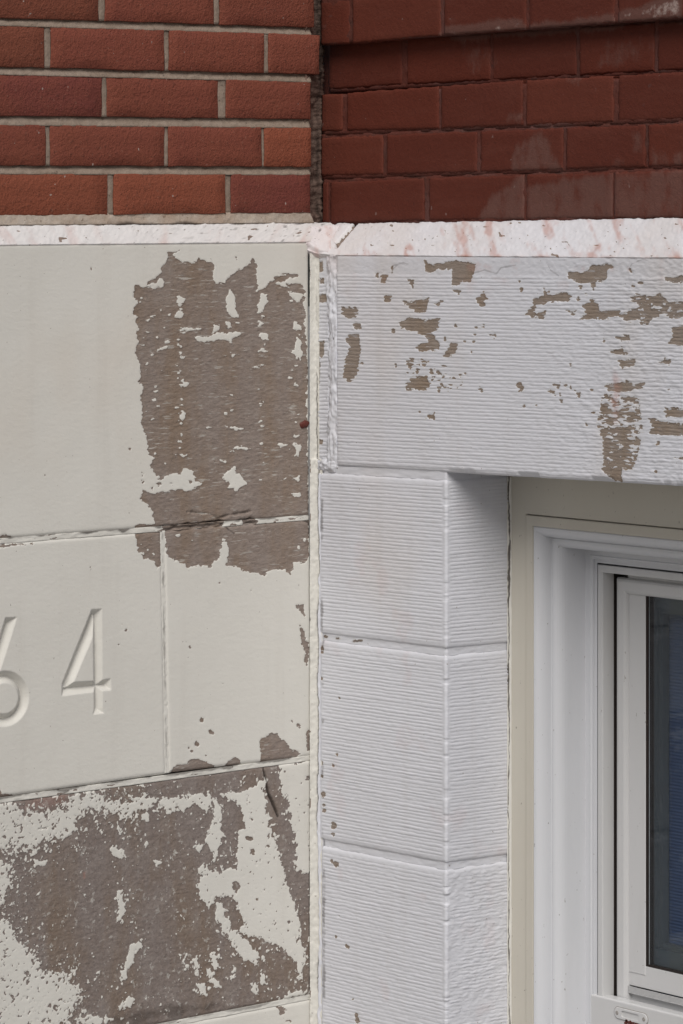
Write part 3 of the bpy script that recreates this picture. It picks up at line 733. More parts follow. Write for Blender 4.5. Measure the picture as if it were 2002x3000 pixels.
# bedding mortar on the ledge
TL = onX(-880 / LS, 985 / LS, -PL); TR = onX(1425 / LS, 972 / LS, -PL); BR = onX(1440 / LS, 1022 / LS, -PL); BL = onX(-880 / LS, 1040 / LS, -PL)
P, N, S, T = quad_grid(TL, TR, BR, BL, 400, 10)
a = S * np.linalg.norm(TR - TL)
h = -0.0015 + 0.0028 * (1 - T) + 0.0010 * fbm(a / 0.012, T * 2, 490)
dirt_shade = np.clip(0.8 * sstep(0.25, 0.0, T + 0.2 * fbm(a / 0.03, T * 0, 491)) * sstep(-0.2, 0.4, fbm(a / 0.05, T * 0, 492)) + 0.15 * sstep(0.8, 1.0, S), 0, 1)
sheet('mortar_joint', P, N, h, M['mortar_bed'], left, {'dirt_shade': dirt_shade}, 0.03)
b0 = onX(-900 / LS, -360 / LS, -PL)
box('mortar_backing', (-0.16, onX(914, 0, -PL)[1] * -1 * -1 - 0.002 - 1.0 if False else b0[1], onX(0, 690, -PL)[2]), (-PL - 0.0105, onX(905, 0, -PL)[1], b0[2]), M['mortar'], left)

# ------------------------------------------------------------------ right brickwork
RS = 1.5664; RX = 1001
def rp(x, y, yy): return onY(RX + x / RS, y / RS, yy)
def lin(pts, x):
    xs = [p[0] for p in pts]; ys = [p[1] for p in pts]
    if x <= xs[0]: return ys[0] + (ys[1] - ys[0]) / (xs[1] - xs[0]) * (x - xs[0])
    if x >= xs[-1]: return ys[-1] + (ys[-1] - ys[-2]) / (xs[-1] - xs[-2]) * (x - xs[-1])
    return float(np.interp(x, xs, ys))
right_courses = [
    ([(-95, -220), (1568, -340)], [(-95, -20), (1568, -140)], [(150, 163), (560, 575), (960, 975), (1370, 1385), (1780, 1795)], -98, -0.006),
    ([(-95, 5), (1568, -118)], [(-95, 206), (30, 199), (460, 160), (1568, 78)], [(36, 50), (455, 469), (846, 860), (1255, 1270), (1660, 1674)], -98, -0.006),
    ([(-60, 195), (1568, 95)], [(-60, 408), (0, 402), (680, 367), (1568, 318)], [(276, 300), (682, 692), (1076, 1092), (1436, 1450), (1840, 1853)], -60, 0.016),
    ([(-90, 436), (0, 428), (800, 370), (1568, 330)], [(-90, 604), (0, 598), (440, 590), (800, 575), (1568, 545)], [(4, 24), (446, 457), (831, 845), (1246, 1268), (1655, 1670)], -92, 0.0),
    ([(-90, 632), (0, 626), (600, 602), (1568, 566)], [(-90, 806), (180, 800), (640, 788), (1568, 758)], [(188, 206), (620, 637), (1016, 1031), (1393, 1406), (1800, 1812)], -96, 0.0),
    ([(-90, 836), (380, 818), (830, 802), (1568, 780)], [(-90, 1024), (420, 1008), (800, 1004), (1568, 996)], [(-64, -52), (378, 400), (836, 846), (1243, 1252), (1650, 1660)], -90, 0.0),
]
BL_POLY = [   # efflorescence areas on the painted brick (crop coordinates)
    ([(620,1010),(700,900),(830,810),(845,860),(1240,800),(1568,790),(1568,1010)], 0.75), ([(780,780),(800,680),(920,605),(960,690),(1010,780)], 0.7),
    ([(1270,85),(1330,60),(1568,-10),(1568,85)], 1.45), ([(470,165),(480,130),(840,100),(845,130),(1250,85),(1250,110),(870,135),(600,160)], 1.2),
    ([(1430,760),(1430,700),(1568,700),(1568,765)], 0.55), ([(1340,700),(1350,610),(1375,620),(1370,690)], 0.55), ([(1130,300),(1180,190),(1420,180),(1400,290)], 0.4), ([(480,330),(520,210),(700,220),(660,340)], 0.38), ([(760,550),(770,520),(830,520),(825,560)], 0.6), ([(1250,755),(1260,730),(1300,735),(1290,760)], 0.55),
    ([(1040,360),(1100,355),(1080,385)], 0.5), ([(480,80),(560,70),(600,140),(480,160)], 0.45)]
bl_w = [(pxR(p, RX, 0, RS, PR), a) for p, a in BL_POLY]
def bloomf(P):
    U, Z = P[..., 0], P[..., 2]; v = np.zeros(U.shape)
    for q, a in bl_w: v = np.maximum(v, a * sstep(-0.014, 0.006, poly_sdf(U, Z, q)))
    return v
RCOL = [(0.112, 0.0245, 0.0135, 1), (0.100, 0.0225, 0.013, 1), (0.120, 0.029, 0.0165, 1)]
for ci, (top, bot, heads, xl, off) in enumerate(right_courses):
    yy = PR + off
    cuts = [(xl - 10, xl)] + heads + [(2250, 2262), (2660, 2672), (3070, 3082), (3330, 3340)]
    for k in range(len(cuts) - 1):
        a, b = cuts[k][1], cuts[k + 1][0]
        q = [rp(x, lin(e, x), yy) for x, e in ((a, top), (b, top), (b, bot), (a, bot))]
        wide = b - a > 150
        o = brick(q, M['brick_red'], right, rnd.choice(RCOL), 600 + ci * 20 + k, 29 if wide else 7, 12, 0.07, 0.0032, bloomf, rnd.uniform(-0.0006, 0.0006), 0.0010, 0.0006)
    # painted mortar just behind the faces of this course
    x0, x1 = xl + 2, 3325
    ya = [lin(top, x) - 16 for x in (x0, x1)]; yb = [lin(bot, x) + 16 for x in (x0, x1)]
    if ci == 1: yb = [lin(bot, x) - 2 for x in (x0, x1)]
    if ci == 5: yb = [lin(bot, x) + 10 for x in (x0, x1)]
    if ci == 3: ya = [lin(top, x) + 2 for x in (x0, x1)]
    TL, TR, BR, BL = rp(x0, ya[0], yy), rp(x1, ya[1], yy), rp(x1, yb[1], yy), rp(x0, yb[0], yy)
    nu = int(np.linalg.norm(TR - TL) / 0.005); nv = int(np.linalg.norm(TL - BL) / 0.004)
    P, N, S, T = quad_grid(TL, TR, BR, BL, nu, nv)
    h = -0.0008 - 0.0002 * ci + 0.0009 * fbm(P[..., 0] / 0.02, P[..., 2] / 0.012, 700 + ci)
    dirt_shade = 0.35 * sstep(0.2, 0.7, fbm(P[..., 0] / 0.03, P[..., 2] / 0.03, 720 + ci))
    sheet('mortar', P, N, h, M['mortar_red'], right, {'dirt_shade': dirt_shade}, 0.06)

# seam between the two walls: brown sealant with crumbs
e1 = onX(911, 300, -PL); e2 = onY(938, 300, PR)
nz = 420
zt, zb = onX(911, -260, -PL)[2], onX(911, 655, -PL)[2]
cols = 12
S, T = np.meshgrid(np.linspace(0, 1, cols), np.linspace(0, 1, nz), indexing='ij')
p1 = np.array([-PL - 0.002, e1[1] - 0.008]); p2 = np.array([e2[0] + 0.001, PR + 0.006])
Z = zb + T * (zt - zb)
mid = np.sin(S * math.pi)
X = p1[0] * (1 - S) + p2[0] * S; Y = p1[1] * (1 - S) + p2[1] * S
nx, ny = (p2 - p1)[1], -(p2 - p1)[0]; L = math.hypot(nx, ny); nx /= L; ny /= L
P = np.stack([X, Y, Z], -1); N = np.tile(np.array([nx, ny, 0.0]), (cols, nz, 1))
h = -0.006 * mid + 0.004 * fbm(S * 1.2, Z / 0.02, 801) * (0.3 + mid) + 0.0025 * fbm(S * 4, Z / 0.006, 802)
lump = np.exp(-((Z - onX(911, 230, -PL)[2]) / 0.022) ** 2) + 0.8 * np.exp(-((Z - onX(911, 640, -PL)[2]) / 0.012) ** 2)
h = h + lump * 0.010 * mid
dirt_shade = np.clip(0.9 * sstep(0.14, 0.02, np.abs(S - 0.80) + 0.10 * fbm(S * 0, Z / 0.05, 803)) + 0.12 * sstep(0.1, 0.6, fbm(S * 2, Z / 0.02, 804)), 0, 1)
sheet('sealant_seam', P, N, h, M['seam'], left, {'dirt_shade': dirt_shade}, 0.03)

box('mortar_backing', (e2[0] - 0.02, PR + 0.0225, onX(0, 690, -PL)[2]), (1.68, PR + 0.06, EYE + 0.4), M['mortar_red'], right)
# ------------------------------------------------------------------ right stonework
SR = (900, 650, 1.4229)
XJ = onY(1308, 1900, 0.0)[0]                 # arris of the window jamb
YW = onX(1491, 1900, XJ)[1]                  # plane of the window trim
print("XJ", XJ, "YW", YW)

def ribs(phase, amp, A=0.0011, s_=None):
    idx = np.floor(phase); fr = phase - idx
    prof = 1 - np.abs(2 * fr - 1) ** 2.6
    if s_ is not None:      # every tooling stroke has its own depth and wanders along its length
        amp = amp * np.clip(0.86 + 0.30 * vnoise(s_ / 0.06, idx * 3.71, 5) + 0.22 * vnoise(s_ / 0.013, idx * 5.13, 9), 0.15, 1.25)
    return A * amp * prof

# chamfered ledge on the right
TLr = onY(935, 655, PR); TRr = onY(3080, 615, PR); BRr = onY(3080, 764, -0.0005); BLr = onY(900, 746, -0.0005)
def rcrack(P, S, T, a, b, h, peel, dirt_shade):
    # round the piece off towards the inner corner; open joint where the lintel block starts
    X = P[..., 0]; Zz = P[..., 2]
    def pt(px, py, f): return onY(px, py, PR * f)
    c0, c1 = pt(1040, 652, 0.98), pt(994, 716, 0.38)
    # distance in (x, z)
    d = line_dist(X, Zz, [(c0[0], c0[2]), (c1[0], c1[2])]) + 0.002 * fbm(a / 0.01, b / 0.01, 851)
    m = sstep(0.0062, 0.0035, d)
    h = h - 0.006 * m
    peel = np.maximum(peel, (0.0045 - d))
    dirt_shade = np.maximum(dirt_shade, 0.8 * m * sstep(0.0, 0.7, fbm(a / 0.012, b / 0.01, 852)))
    h = h + 0.0025 * np.exp(-((X - c1[0] + 0.02) / 0.016) ** 2)
    return h, peel, dirt_shade
ledge(TLr, TRr, BRr, BLr, 'ledge_right', right, 361, 0.62, rcrack)

# plaster smeared over the inner corner of the two ledges
nS, nT = 60, 50
S, T = np.meshgrid(np.linspace(0, 1, nS), np.linspace(0, 1, nT), indexing='ij')
la, lb = onX(902, 657, -PL + 0.0005), onX(884, 715, 0.001)
va, vb = np.array([-PL + 0.008, PR - 0.013, la[2] + 0.001]), np.array([0.002, -0.001, lb[2] - 0.010])
ra, rb = onY(1006, 656, PR - 0.001), onY(968, 749, -0.0015)
bez = lambda p, c, q, s: (1 - s)[..., None] ** 2 * p + 2 * (s * (1 - s))[..., None] * c + s[..., None] ** 2 * q
top_ = bez(la, va, ra, S); bot_ = bez(lb, vb, rb, S)
P = bot_ * (1 - T[..., None]) + top_ * T[..., None]
du = np.gradient(P, axis=0); dv = np.gradient(P, axis=1); N = np.cross(du, dv); N /= np.linalg.norm(N, axis=-1, keepdims=True)
edge = np.minimum(np.minimum(S, 1 - S) * 2.2, np.minimum(T, 1 - T) * 3)
ef = sstep(0.0, 0.30, edge + 0.10 * fbm(S * 4, T * 4, 1801))
h = -0.0050 + 0.0062 * ef + 0.0008 * fbm(S * 4, T * 4, 1802) + 0.0004 * fbm(S * 12, T * 10, 1803)
st_ = np.clip(0.42 * sstep(-0.1, 1.0, fbm(S * 3 + T * 2, T * 2, 1804)) + 0.12, 0, 0.7)
di_ = np.clip(0.75 * sstep(0.86, 0.96, vnoise(S * 16 + T * 9, T * 22, 1805)) + 0.8 * sstep(0.10, 0.02, np.abs(S - 0.40) + 0.08 * fbm(T * 4, S * 4, 1806) + (1 - T) * 0.35), 0, 1)
sheet('ledge_patch', P, N, h, M['ledge_right'], right, {'peel': (vnoise(S * 18, T * 18, 1807) - 0.9) * 0.02, 'dirt_shade': di_, 'stain': st_}, 0.012)

L_BARE = [[(490,165),(520,182),(590,162),(640,162),(705,175),(690,220),(685,250),(650,250),(610,265),(600,200),(540,198),(510,215),(495,205)],[(608,283),(642,288),(632,306)],
 [(1080,205),(1100,212),(1150,212),(1190,180),(1230,178),(1262,176),(1283,190),(1252,200),(1246,245),(1205,246),(1195,287),(1180,255),(1130,250),(1095,235)],[(268,212),(302,210),(296,232)],[(313,213),(337,226),(326,252),(310,250)],[(418,238),(446,244),(442,278)],[(323,304),(352,310),(340,340),(326,335)],
 [(145,355),(210,360),(214,385),(182,402),(148,386)],[(188,436),(205,420),(222,424),(226,442),(200,446)],[(175,470),(215,470),(224,530),(214,600),(206,642),(172,668),(153,640),(164,560),(180,520),(163,490)],
 [(398,328),(440,336),(508,318),(500,372),(470,377),(430,362),(418,346)],[(383,420),(430,395),(480,412),(554,403),(550,440),(520,465),(553,505),(552,532),(500,537),(452,530),(470,510),(510,500),(490,470),(430,452),(393,440)],[(568,560),(600,508),(628,508),(622,545),(580,567)],
 [(703,320),(742,298),(752,320),(736,332),(748,346),(725,352)],[(533,340),(568,328),(552,346)],[(758,470),(785,462),(790,480)],[(413,692),(435,650),(502,643),(512,692),(470,703)],[(418,588),(442,595),(432,612)],[(476,590),(500,592),(490,605)],[(868,680),(885,668),(904,690),(892,706)],[(497,815),(532,796),(532,824)],[(1003,705),(1030,700),(1034,722)],[(1028,678),(1054,680),(1050,692)],[(1120,708),(1140,710),(1136,728)],
 [(912,388),(940,350),(950,320),(990,310),(988,272),(1002,310),(1080,293),(1104,310),(1090,327),(1000,335),(955,347),(945,375),(962,385),(995,376),(985,408),(960,398)],[(1083,368),(1108,376),(1128,363),(1112,388)],[(1150,350),(1190,320),(1212,345),(1220,370),(1304,368),(1302,390),(1240,402),(1180,402),(1138,407),(1165,380)],
 [(1288,387),(1330,380),(1390,350),(1348,320),(1375,303),(1440,310),(1470,296),(1500,330),(1640,345),(1640,400),(1520,405),(1500,382),(1440,400),(1420,432),(1380,405),(1330,412)],[(1288,480),(1342,472),(1347,492),(1310,497)],[(1488,228),(1640,222),(1640,252),(1503,247)],[(1268,540),(1312,528),(1338,547),(1290,553)],[(1298,578),(1370,573),(1368,602),(1308,602)],
 [(1238,682),(1310,670),(1332,662),(1360,685),(1410,668),(1402,692),(1330,707),(1258,703)],[(1232,1032),(1312,1022),(1312,1082),(1280,1078),(1245,1050)],[(1423,820),(1530,840),(1640,858),(1640,890),(1480,887),(1428,880),(1445,855)],[(1493,778),(1640,783),(1640,812),(1498,812)],[(1462,580),(1517,578),(1512,594)],[(1518,440),(1640,426),(1640,522),(1510,505),(1530,470)],[(1528,985),(1640,980),(1640,1003)],[(1345,200),(1350,190),(1356,215)],[(1385,255),(1402,248),(1400,262)],[(350,185),(358,183),(358,215),(352,212)]]
DOTS = [(360,455,9),(620,435,7),(705,440,6),(735,435,5),(700,470,5),(658,497,4),(695,497,6),(685,540,5),(575,490,6),(885,247,4),(895,283,5),(370,600,5),(460,622,7),(520,630,8),(640,640,6),(660,632,5),(725,700,8),(560,675,5),(600,680,5),(905,770,6),(955,762,4),(1195,795,4),(1165,845,5),(1465,920,6),(1100,597,4),(1455,1040,5),(1510,700,4),(1240,495,4),(470,795,4),(230,590,6),(212,620,5),(1060,745,6),(1055,720,5),(1080,682,6),(1100,690,4),(1190,700,6),(1140,270,7),(1165,300,5),(1130,320,8),(1360,265,5),(1010,290,5),(1395,420,8),(1420,340,6),(930,380,4)]

def lint_cols():
    pass
TL, TR, BR, BL = onY(983, 750, 0), onY(2440, 759, 0), onY(2440, 1451, 0), onY(984, 1365, 0)
nu = int((TR[0] - TL[0]) / 0.0017); nv = int((TL[2] - BL[2]) / 0.00074)
P, N, S, T = quad_grid(TL, TR, BR, BL, nu, nv)
U, Z = P[..., 0], P[..., 2]
F = Field(U, Z)
for i, p in enumerate(L_BARE): F.add(pxR(p, *SR), 0.0016, 0.008, 0.004, 900 + i)
for i, (x, y, r) in enumerate(DOTS):
    F.add(pxR([(x-r*.9,y-r*.2),(x-r*.2,y-r),(x+r*.7,y-r*.5),(x+r*.9,y+r*.4),(x+r*.2,y+r),(x-r*.6,y+r*.5)], *SR), 0.0009, 0.005, 0.003, 950 + i)
dz = poly_sdf(U, Z, pxR([(1245,740),(1370,750),(1385,870),(1365,960),(1350,1010),(1250,1010),(1250,900),(1225,850)], *SR))
n = fbm(U / 0.010, Z / 0.0045, 980, 3)
F.f = np.maximum(F.f, np.minimum(dz + 0.006, (n + 0.05) * 0.004 + np.clip((pxR([(1300, 800)], *SR)[0][1] - Z) * 0.02, -0.003, 0.0022)))
dz = poly_sdf(U, Z, pxR([(420,580),(560,600),(640,670),(560,700),(420,690)], *SR))
n = fbm(U / 0.008, Z / 0.004, 981, 3)
F.f = np.maximum(F.f, np.minimum(dz + 0.004, (n - 0.62) * 0.004))
dz = poly_sdf(U, Z, pxR([(1360,300),(1700,300),(1700,420),(1400,430)], *SR))
F.f = np.where(dz > 0, np.minimum(F.f, (0.42 - fbm(U / 0.008, Z / 0.0035, 982, 3)) * 0.006), F.f)
margin = 0.917
nr = 55.0
lumpy = np.clip(sstep(0.30, 0.62, S) * 0.75 + 0.2, 0, 1)
wig = 0.10 * fbm(U / 0.02, Z / 0.006, 985) + lumpy * 0.15 * fbm(U / 0.009, Z / 0.005, 986)
ph = T / margin * nr + wig + 0.16 * vnoise(T * 31, U * 0.0 + 3.3, 4) + 0.10 * vnoise(T * 75, U / 0.2, 6)
A = np.clip(1.0 - 0.55 * lumpy * sstep(-0.1, 0.7, fbm(U / 0.03, Z / 0.012, 987)), 0.2, 1) * sstep(margin + 0.004, margin - 0.012, T)
F.f = F.f + np.where(F.f > -0.006, 0.0011 * (2 * ribs(ph, 1.0, 1.0) - 1.1) * (T < margin) + 0.0010 * fbm(U / 0.0035, Z / 0.0022, 983, 3), 0)
mb = sstep(-0.0008, 0.0008, F.f)
h = ribs(ph, A * (1 - 0.15 * mb), 0.00068, U)
h = h + (1 - mb) * (0.00045 * lumpy * fbm(U / 0.007, Z / 0.004, 988) + 0.0002 * fbm(U / 0.006, Z / 0.004, 989)) - 0.0006 * mb
d = np.minimum(np.minimum(S, 1 - S) * (TR[0] - TL[0]), np.minimum(T * 0.29, (1 - T) * 0.29 + 0.004))
h = h - 0.0030 * np.exp(-(d / 0.0028) ** 1.5)
h = h - 0.004 * sstep(0.0, 0.6, fbm(U / 0.02, Z * 0, 990)) * sstep(0.009, 0.0, T * 0.29) * sstep(0.2, 0.35, S)
stain = 0.40 * sstep(0.010, 0.0, np.abs(U - pxR([(1285, 700)], *SR)[0][0]) + 0.004 * fbm(U / 0.01, Z / 0.01, 991)) * sstep(pxR([(0, 830)], *SR)[0][1], pxR([(0, 640)], *SR)[0][1], Z) * sstep(pxR([(0, 540)], *SR)[0][1], pxR([(0, 600)], *SR)[0][1], Z)
stain = np.maximum(stain, 0.22 * sstep(0.35, 0.9, fbm(U / 0.03, Z / 0.02, 992)) * sstep(margin - 0.15, 1, T))
dirt_shade = np.zeros(U.shape)
for q in ([(355,215),(360,195),(385,172),(420,175)],[(690,215),(740,200),(790,215),(810,190),(870,180)],[(1000,170),(1015,200),(1050,225)],[(1340,200),(1355,175),(1400,155),(1420,160)],[(360,182),(400,170)]):
    dd = line_dist(U, Z, pxR(q, *SR)) + 0.0006 * fbm(U / 0.006, Z / 0.006, 993)
    dirt_shade = np.maximum(dirt_shade, 0.35 * sstep(0.0013, 0.0003, dd))
lin_o = sheet('lintel', P, N, h, M['white'], right, {'peel': F.f, 'dirt_shade': dirt_shade, 'stain': stain}, YW - 0.002)

# the lintel goes on beyond the picture in a second stone
TL2, TR2, BR2, BL2 = onY(2446, 759, 0), onY(3060, 763, 0), onY(3060, 1484, 0), onY(2446, 1451, 0)
P2, N2, S2, T2 = quad_grid(TL2, TR2, BR2, BL2, 110, 390)
h2 = ribs(T2 / margin * nr, sstep(margin + 0.004, margin - 0.012, T2), 0.00078, P2[..., 0]) - 0.003 * np.exp(-(np.minimum(np.minimum(S2, 1 - S2) * 0.46, np.minimum(T2, 1 - T2) * 0.29) / 0.0028) ** 1.5)
sheet('lintel', P2, N2, h2, M['white'], right, {'peel': -0.01 + 0 * S2, 'dirt_shade': 0 * S2, 'stain': 0 * S2}, YW - 0.002)

# narrow end piece left of the lintel, and the paint-filled bead over the joint
def right_sheet(name, TL, TR, BR, BL, ru, rv, fun, back=0.05, label=None):
    nu = max(4, int(abs(TR[0] - TL[0]) / ru)); nv = int((TL[2] - BL[2]) / rv)
    P, N, S, T = quad_grid(TL, TR, BR, BL, nu, nv)
    U, Z = P[..., 0], P[..., 2]
    F = Field(U, Z); dirt_shade = np.zeros(U.shape); stain = np.zeros(U.shape)
    h, Ff, dirt_shade, stain = fun(U, Z, S, T, F, dirt_shade, stain)
    o = sheet(name, P, N, h, M['white'], right, {'peel': Ff, 'dirt_shade': dirt_shade, 'stain': stain}, back)
    if label: o['label'] = label
    return o
def f_end(U, Z, S, T, F, dirt_shade, stain):
    for i, p in enumerate([[(42,165),(60,163),(62,205),(44,208)],[(44,232),(66,235),(66,258),(50,258)],[(44,305),(74,300),(78,330),(60,340),(45,335)],[(44,500),(68,495),(66,550),(58,570),(44,558)],[(38,575),(50,570),(48,680),(40,685)],[(46,905),(62,910),(58,928),(48,928)],[(38,395),(46,390),(44,440),(38,445)],[(36,470),(44,470),(44,490),(36,495)]]):
        F.add(pxR(p, *SR), 0.0009, 0.006, 0.006, 1000 + i)
    amp = sstep(1.0, 0.78, T)
    h = ribs(T * 52 + 0.15 * fbm(U / 0.02, Z / 0.01, 1010), amp, 0.0009, U) - 0.0022 + 0.0003 * fbm(U / 0.006, Z / 0.006, 1011)
    h = h - 0.0007 * sstep(-0.0005, 0.0005, F.f)
    dirt_shade = 0.85 * sstep(0.10, 0.0, S + 0.10 * fbm(U * 0, Z / 0.02, 1012) + 0.04) * sstep(0.0, 0.3, fbm(U * 0, Z / 0.05, 1013) + 0.1)
    return h, F.f, np.clip(dirt_shade, 0, 1), stain
right_sheet('lintel_end_stone', onY(930, 749, 0), onY(960, 749, 0), onY(960, 1352, 0), onY(930, 1352, 0), 0.0017, 0.0008, f_end)
def f_bead(U, Z, S, T, F, dirt_shade, stain):
    c = 0.5 + 0.25 * fbm(U * 0, Z / 0.035, 1020) * sstep(0.05, 0.2, T)
    w_ = 0.42 + 0.15 * fbm(U * 0, Z / 0.02, 1021)
    x = np.clip((S - c) / w_, -1, 1)
    h = 0.0030 * np.sqrt(np.clip(1 - x * x, 0, 1)) - 0.0026 + 0.0016 * fbm(U / 0.006, Z / 0.008, 1022) + 0.0012 * fbm(U / 0.003, Z / 0.02, 1024)
    F.f = (vnoise(U / 0.004, Z / 0.007, 1023) - 0.88) * 0.02
    dirt_shade = np.maximum(0.8 * sstep(0.88, 0.95, vnoise(U / 0.003, Z / 0.008, 1025)), 0.55 * sstep(0.035, 0.01, np.abs(S - 0.2 - 0.2 * fbm(U * 0, Z / 0.03, 1026))) * sstep(-0.1, 0.3, fbm(U * 0, Z / 0.06, 1027)))
    return h, F.f, dirt_shade, 0.12 * sstep(0.85, 1, T)
right_sheet('sealant_bead', onY(955, 747, -0.0004), onY(986, 747, -0.0004), onY(986, 1372, -0.0004), onY(955, 1372, -0.0004), 0.0012, 0.0016, f_bead, 0.03)
def f_lump(U, Z, S, T, F, dirt_shade, stain):
    r = np.minimum(np.minimum(S, 1 - S) * 0.046, np.minimum(T, 1 - T) * 0.022)
    h = 0.0035 * sstep(0, 0.006, r) - 0.003 + 0.0022 * fbm(U / 0.008, Z / 0.007, 1030) + 0.001 * fbm(U / 0.003, Z / 0.003, 1031)
    F.f = (vnoise(U / 0.004, Z / 0.004, 1032) - 0.93) * 0.02
    d = 0.6 * sstep(0.2, 0.7, fbm(U / 0.01, Z / 0.008, 1033)) * sstep(0.5, 0.0, S)
    return h, F.f, d, stain
right_sheet('paint_lump', onY(924, 1340, -0.0008), onY(986, 1344, -0.0008), onY(985, 1384, -0.0008), onY(926, 1386, -0.0008), 0.0012, 0.0012, f_lump, 0.03)

# jamb stones: front face, arris and reveal in one piece
def jamb(pts_top, pts_bot, xl, nrib, seed, lump_front, lump_rev, dots=(), label=None, res=0.00074, ru=0.0018):
    """pts: photo rows at (left edge, arris, reveal end)"""
    a0 = onY(xl, pts_top[0]); a1 = onY(1309, pts_top[1]); a2 = onX(1491, pts_top[2], XJ)
    b0 = onY(xl, pts_bot[0]); b1 = onY(1309, pts_bot[1]); b2 = onX(1491, pts_bot[2], XJ)
    n1 = int((XJ - a0[0]) / ru); n2 = int(YW / ru); k = 5; r = 0.004
    cs = []
    for i in range(n1): 
        f = i / n1; x = a0[0] + (XJ - r - a0[0]) * f
        cs.append((x, 0.0, 0.0, -1.0, a0[2] + (a1[2] - a0[2]) * f, b0[2] + (b1[2] - b0[2]) * f, 0))
    for i in range(k + 1):
        t = i / k * math.pi / 2
        cs.append((XJ - r + r * math.sin(t), r - r * math.cos(t), math.sin(t), -math.cos(t), a1[2], b1[2], 1))
    for i in range(1, n2 + 1):
        f = i / n2; y = r + (YW + 0.001 - r) * f
        cs.append((XJ, y, 1.0, 0.0, a1[2] + (a2[2] - a1[2]) * f, b1[2] + (b2[2] - b1[2]) * f, 2))
    cs = np.array(cs); nc = len(cs)
    H = a0[2] - b0[2]; nv = int(H / res) + 2
    t = np.linspace(0, 1, nv)[None, :]
    X = np.repeat(cs[:, 0:1], nv, 1); Y = np.repeat(cs[:, 1:2], nv, 1)
    Z = cs[:, 5:6] + t * (cs[:, 4:5] - cs[:, 5:6])
    P = np.stack([X, Y, Z], -1)
    N = np.stack([np.repeat(cs[:, 2:3], nv, 1), np.repeat(cs[:, 3:4], nv, 1), 0 * Z], -1)
    arc = np.concatenate([[0], np.cumsum(np.hypot(np.diff(cs[:, 0]), np.diff(cs[:, 1])))])
    S = np.repeat(arc[:, None], nv, 1); T = np.repeat(t, nc, 0)
    s_ar = n1 and arc[n1 + k // 2]
    isrev = S > s_ar
    F = Field(X, Z)
    for i, (x, y, rr) in enumerate(dots):
        F.add(pxR([(x-rr*.8,y-rr*.2),(x-rr*.2,y-rr),(x+rr*.7,y-rr*.4),(x+rr*.8,y+rr*.5),(x+rr*.1,y+rr),(x-rr*.6,y+rr*.6)]), 0.0010, 0.004, 0.004, seed + 30 + i)
    F.f = np.where(isrev, -0.05, F.f)
    top_low = sstep(0.15, 0.9, 1 - (Z - 0.5) / 1.0)
    lump = np.where(isrev, lump_rev, lump_front)
    ph = T * nrib + 0.24 * vnoise(T * nrib * 0.55, S * 0 + seed, 4) + 0.10 * fbm(S / 0.025, Z / 0.006, seed) + lump * 0.30 * fbm(S / 0.010, Z / 0.006, seed + 1) + np.where(isrev, 0.5, 0)
    A = np.clip(1 - lump * 0.85 * sstep(-0.35, 0.55, fbm(S / 0.03, Z / 0.02, seed + 2)), 0.12, 1)
    dar = np.abs(S - s_ar)
    A = A * sstep(0.004, 0.0095, dar) * sstep(0.0, 0.006, S)
    A = A * sstep(0.0, 0.010, np.minimum(T, 1 - T) * H - 0.002)
    mb = sstep(-0.0005, 0.0005, F.f)
    h = ribs(ph, A, 0.00074, S) + lump * 0.0005 * fbm(S / 0.008, Z / 0.005, seed + 3) + 0.0002 * fbm(S / 0.006, Z / 0.005, seed + 4) - 0.0007 * mb
    h = h + 0.0011 * np.exp(-(dar / 0.004) ** 2) * (1 + 0.5 * fbm(S / 0.02, Z / 0.015, seed + 5))
    h = h - (0.0012 + 0.0016 * lump) * sstep(0.25, 0.9, fbm(S * 0 + seed, Z / 0.014, seed + 8)) * np.exp(-(dar / 0.005) ** 2)
    h = h + 0.0009 * sstep(0.88, 0.98, vnoise(S / 0.006, Z / 0.006, seed + 12)) * lump
    ed = np.minimum(T, 1 - T) * H
    h = h - 0.0028 * np.exp(-(ed / 0.0022) ** 1.5)
    dirt_shade = np.where(isrev, 0, 0.55 * sstep(0.0035, 0.001, np.abs(S - 0.0045) + 0.002 * fbm(S / 0.01, Z / 0.005, seed + 6)) * sstep(0.1, 0.6, fbm(S * 0, Z / 0.03, seed + 7) + 0.2))
    return sheet('jamb_stone', P, N, h, M['white'], right, {'peel': F.f, 'dirt_shade': np.clip(dirt_shade, 0, 1), 'stain': 0 * S + 0.10 * sstep(0.5, 1.0, fbm(S / 0.05, Z / 0.05, seed + 9))}, 0.004)

jamb((1384, 1407, 1392), (1858, 1903, 1886), 938, 46, 1100, 0.08, 0.10)
jamb((1874, 1922, 1903), (2462, 2532, 2507), 940, 58, 1200, 0.18, 0.30,
     [(965,1896,0),(946,1899,6),(944,1910,5),(942,1988,6),(995,2045,4),(988,2210,4),(942,2236,7),(976,2242,5),(944,2275,5),(948,2328,9),(950,2375,8),(978,2420,12),(976,2445,6),(950,2360,5)])
jamb((2478, 2550, 2523), (3120, 3220, 3180), 944, 62, 1300, 0.34, 0.95, [(972,2522,5),(985,2532,10),(1016,2772,7),(993,2683,3),(1022,2775,5),(1035,2927,4),(1047,2990,10),(1044,2975,7),(985,2745,4)])
jamb((3135, 3235, 3195), (4450, 4450, 4450), 944, 120, 1400, 0.4, 0.9, res=0.004, ru=0.004)

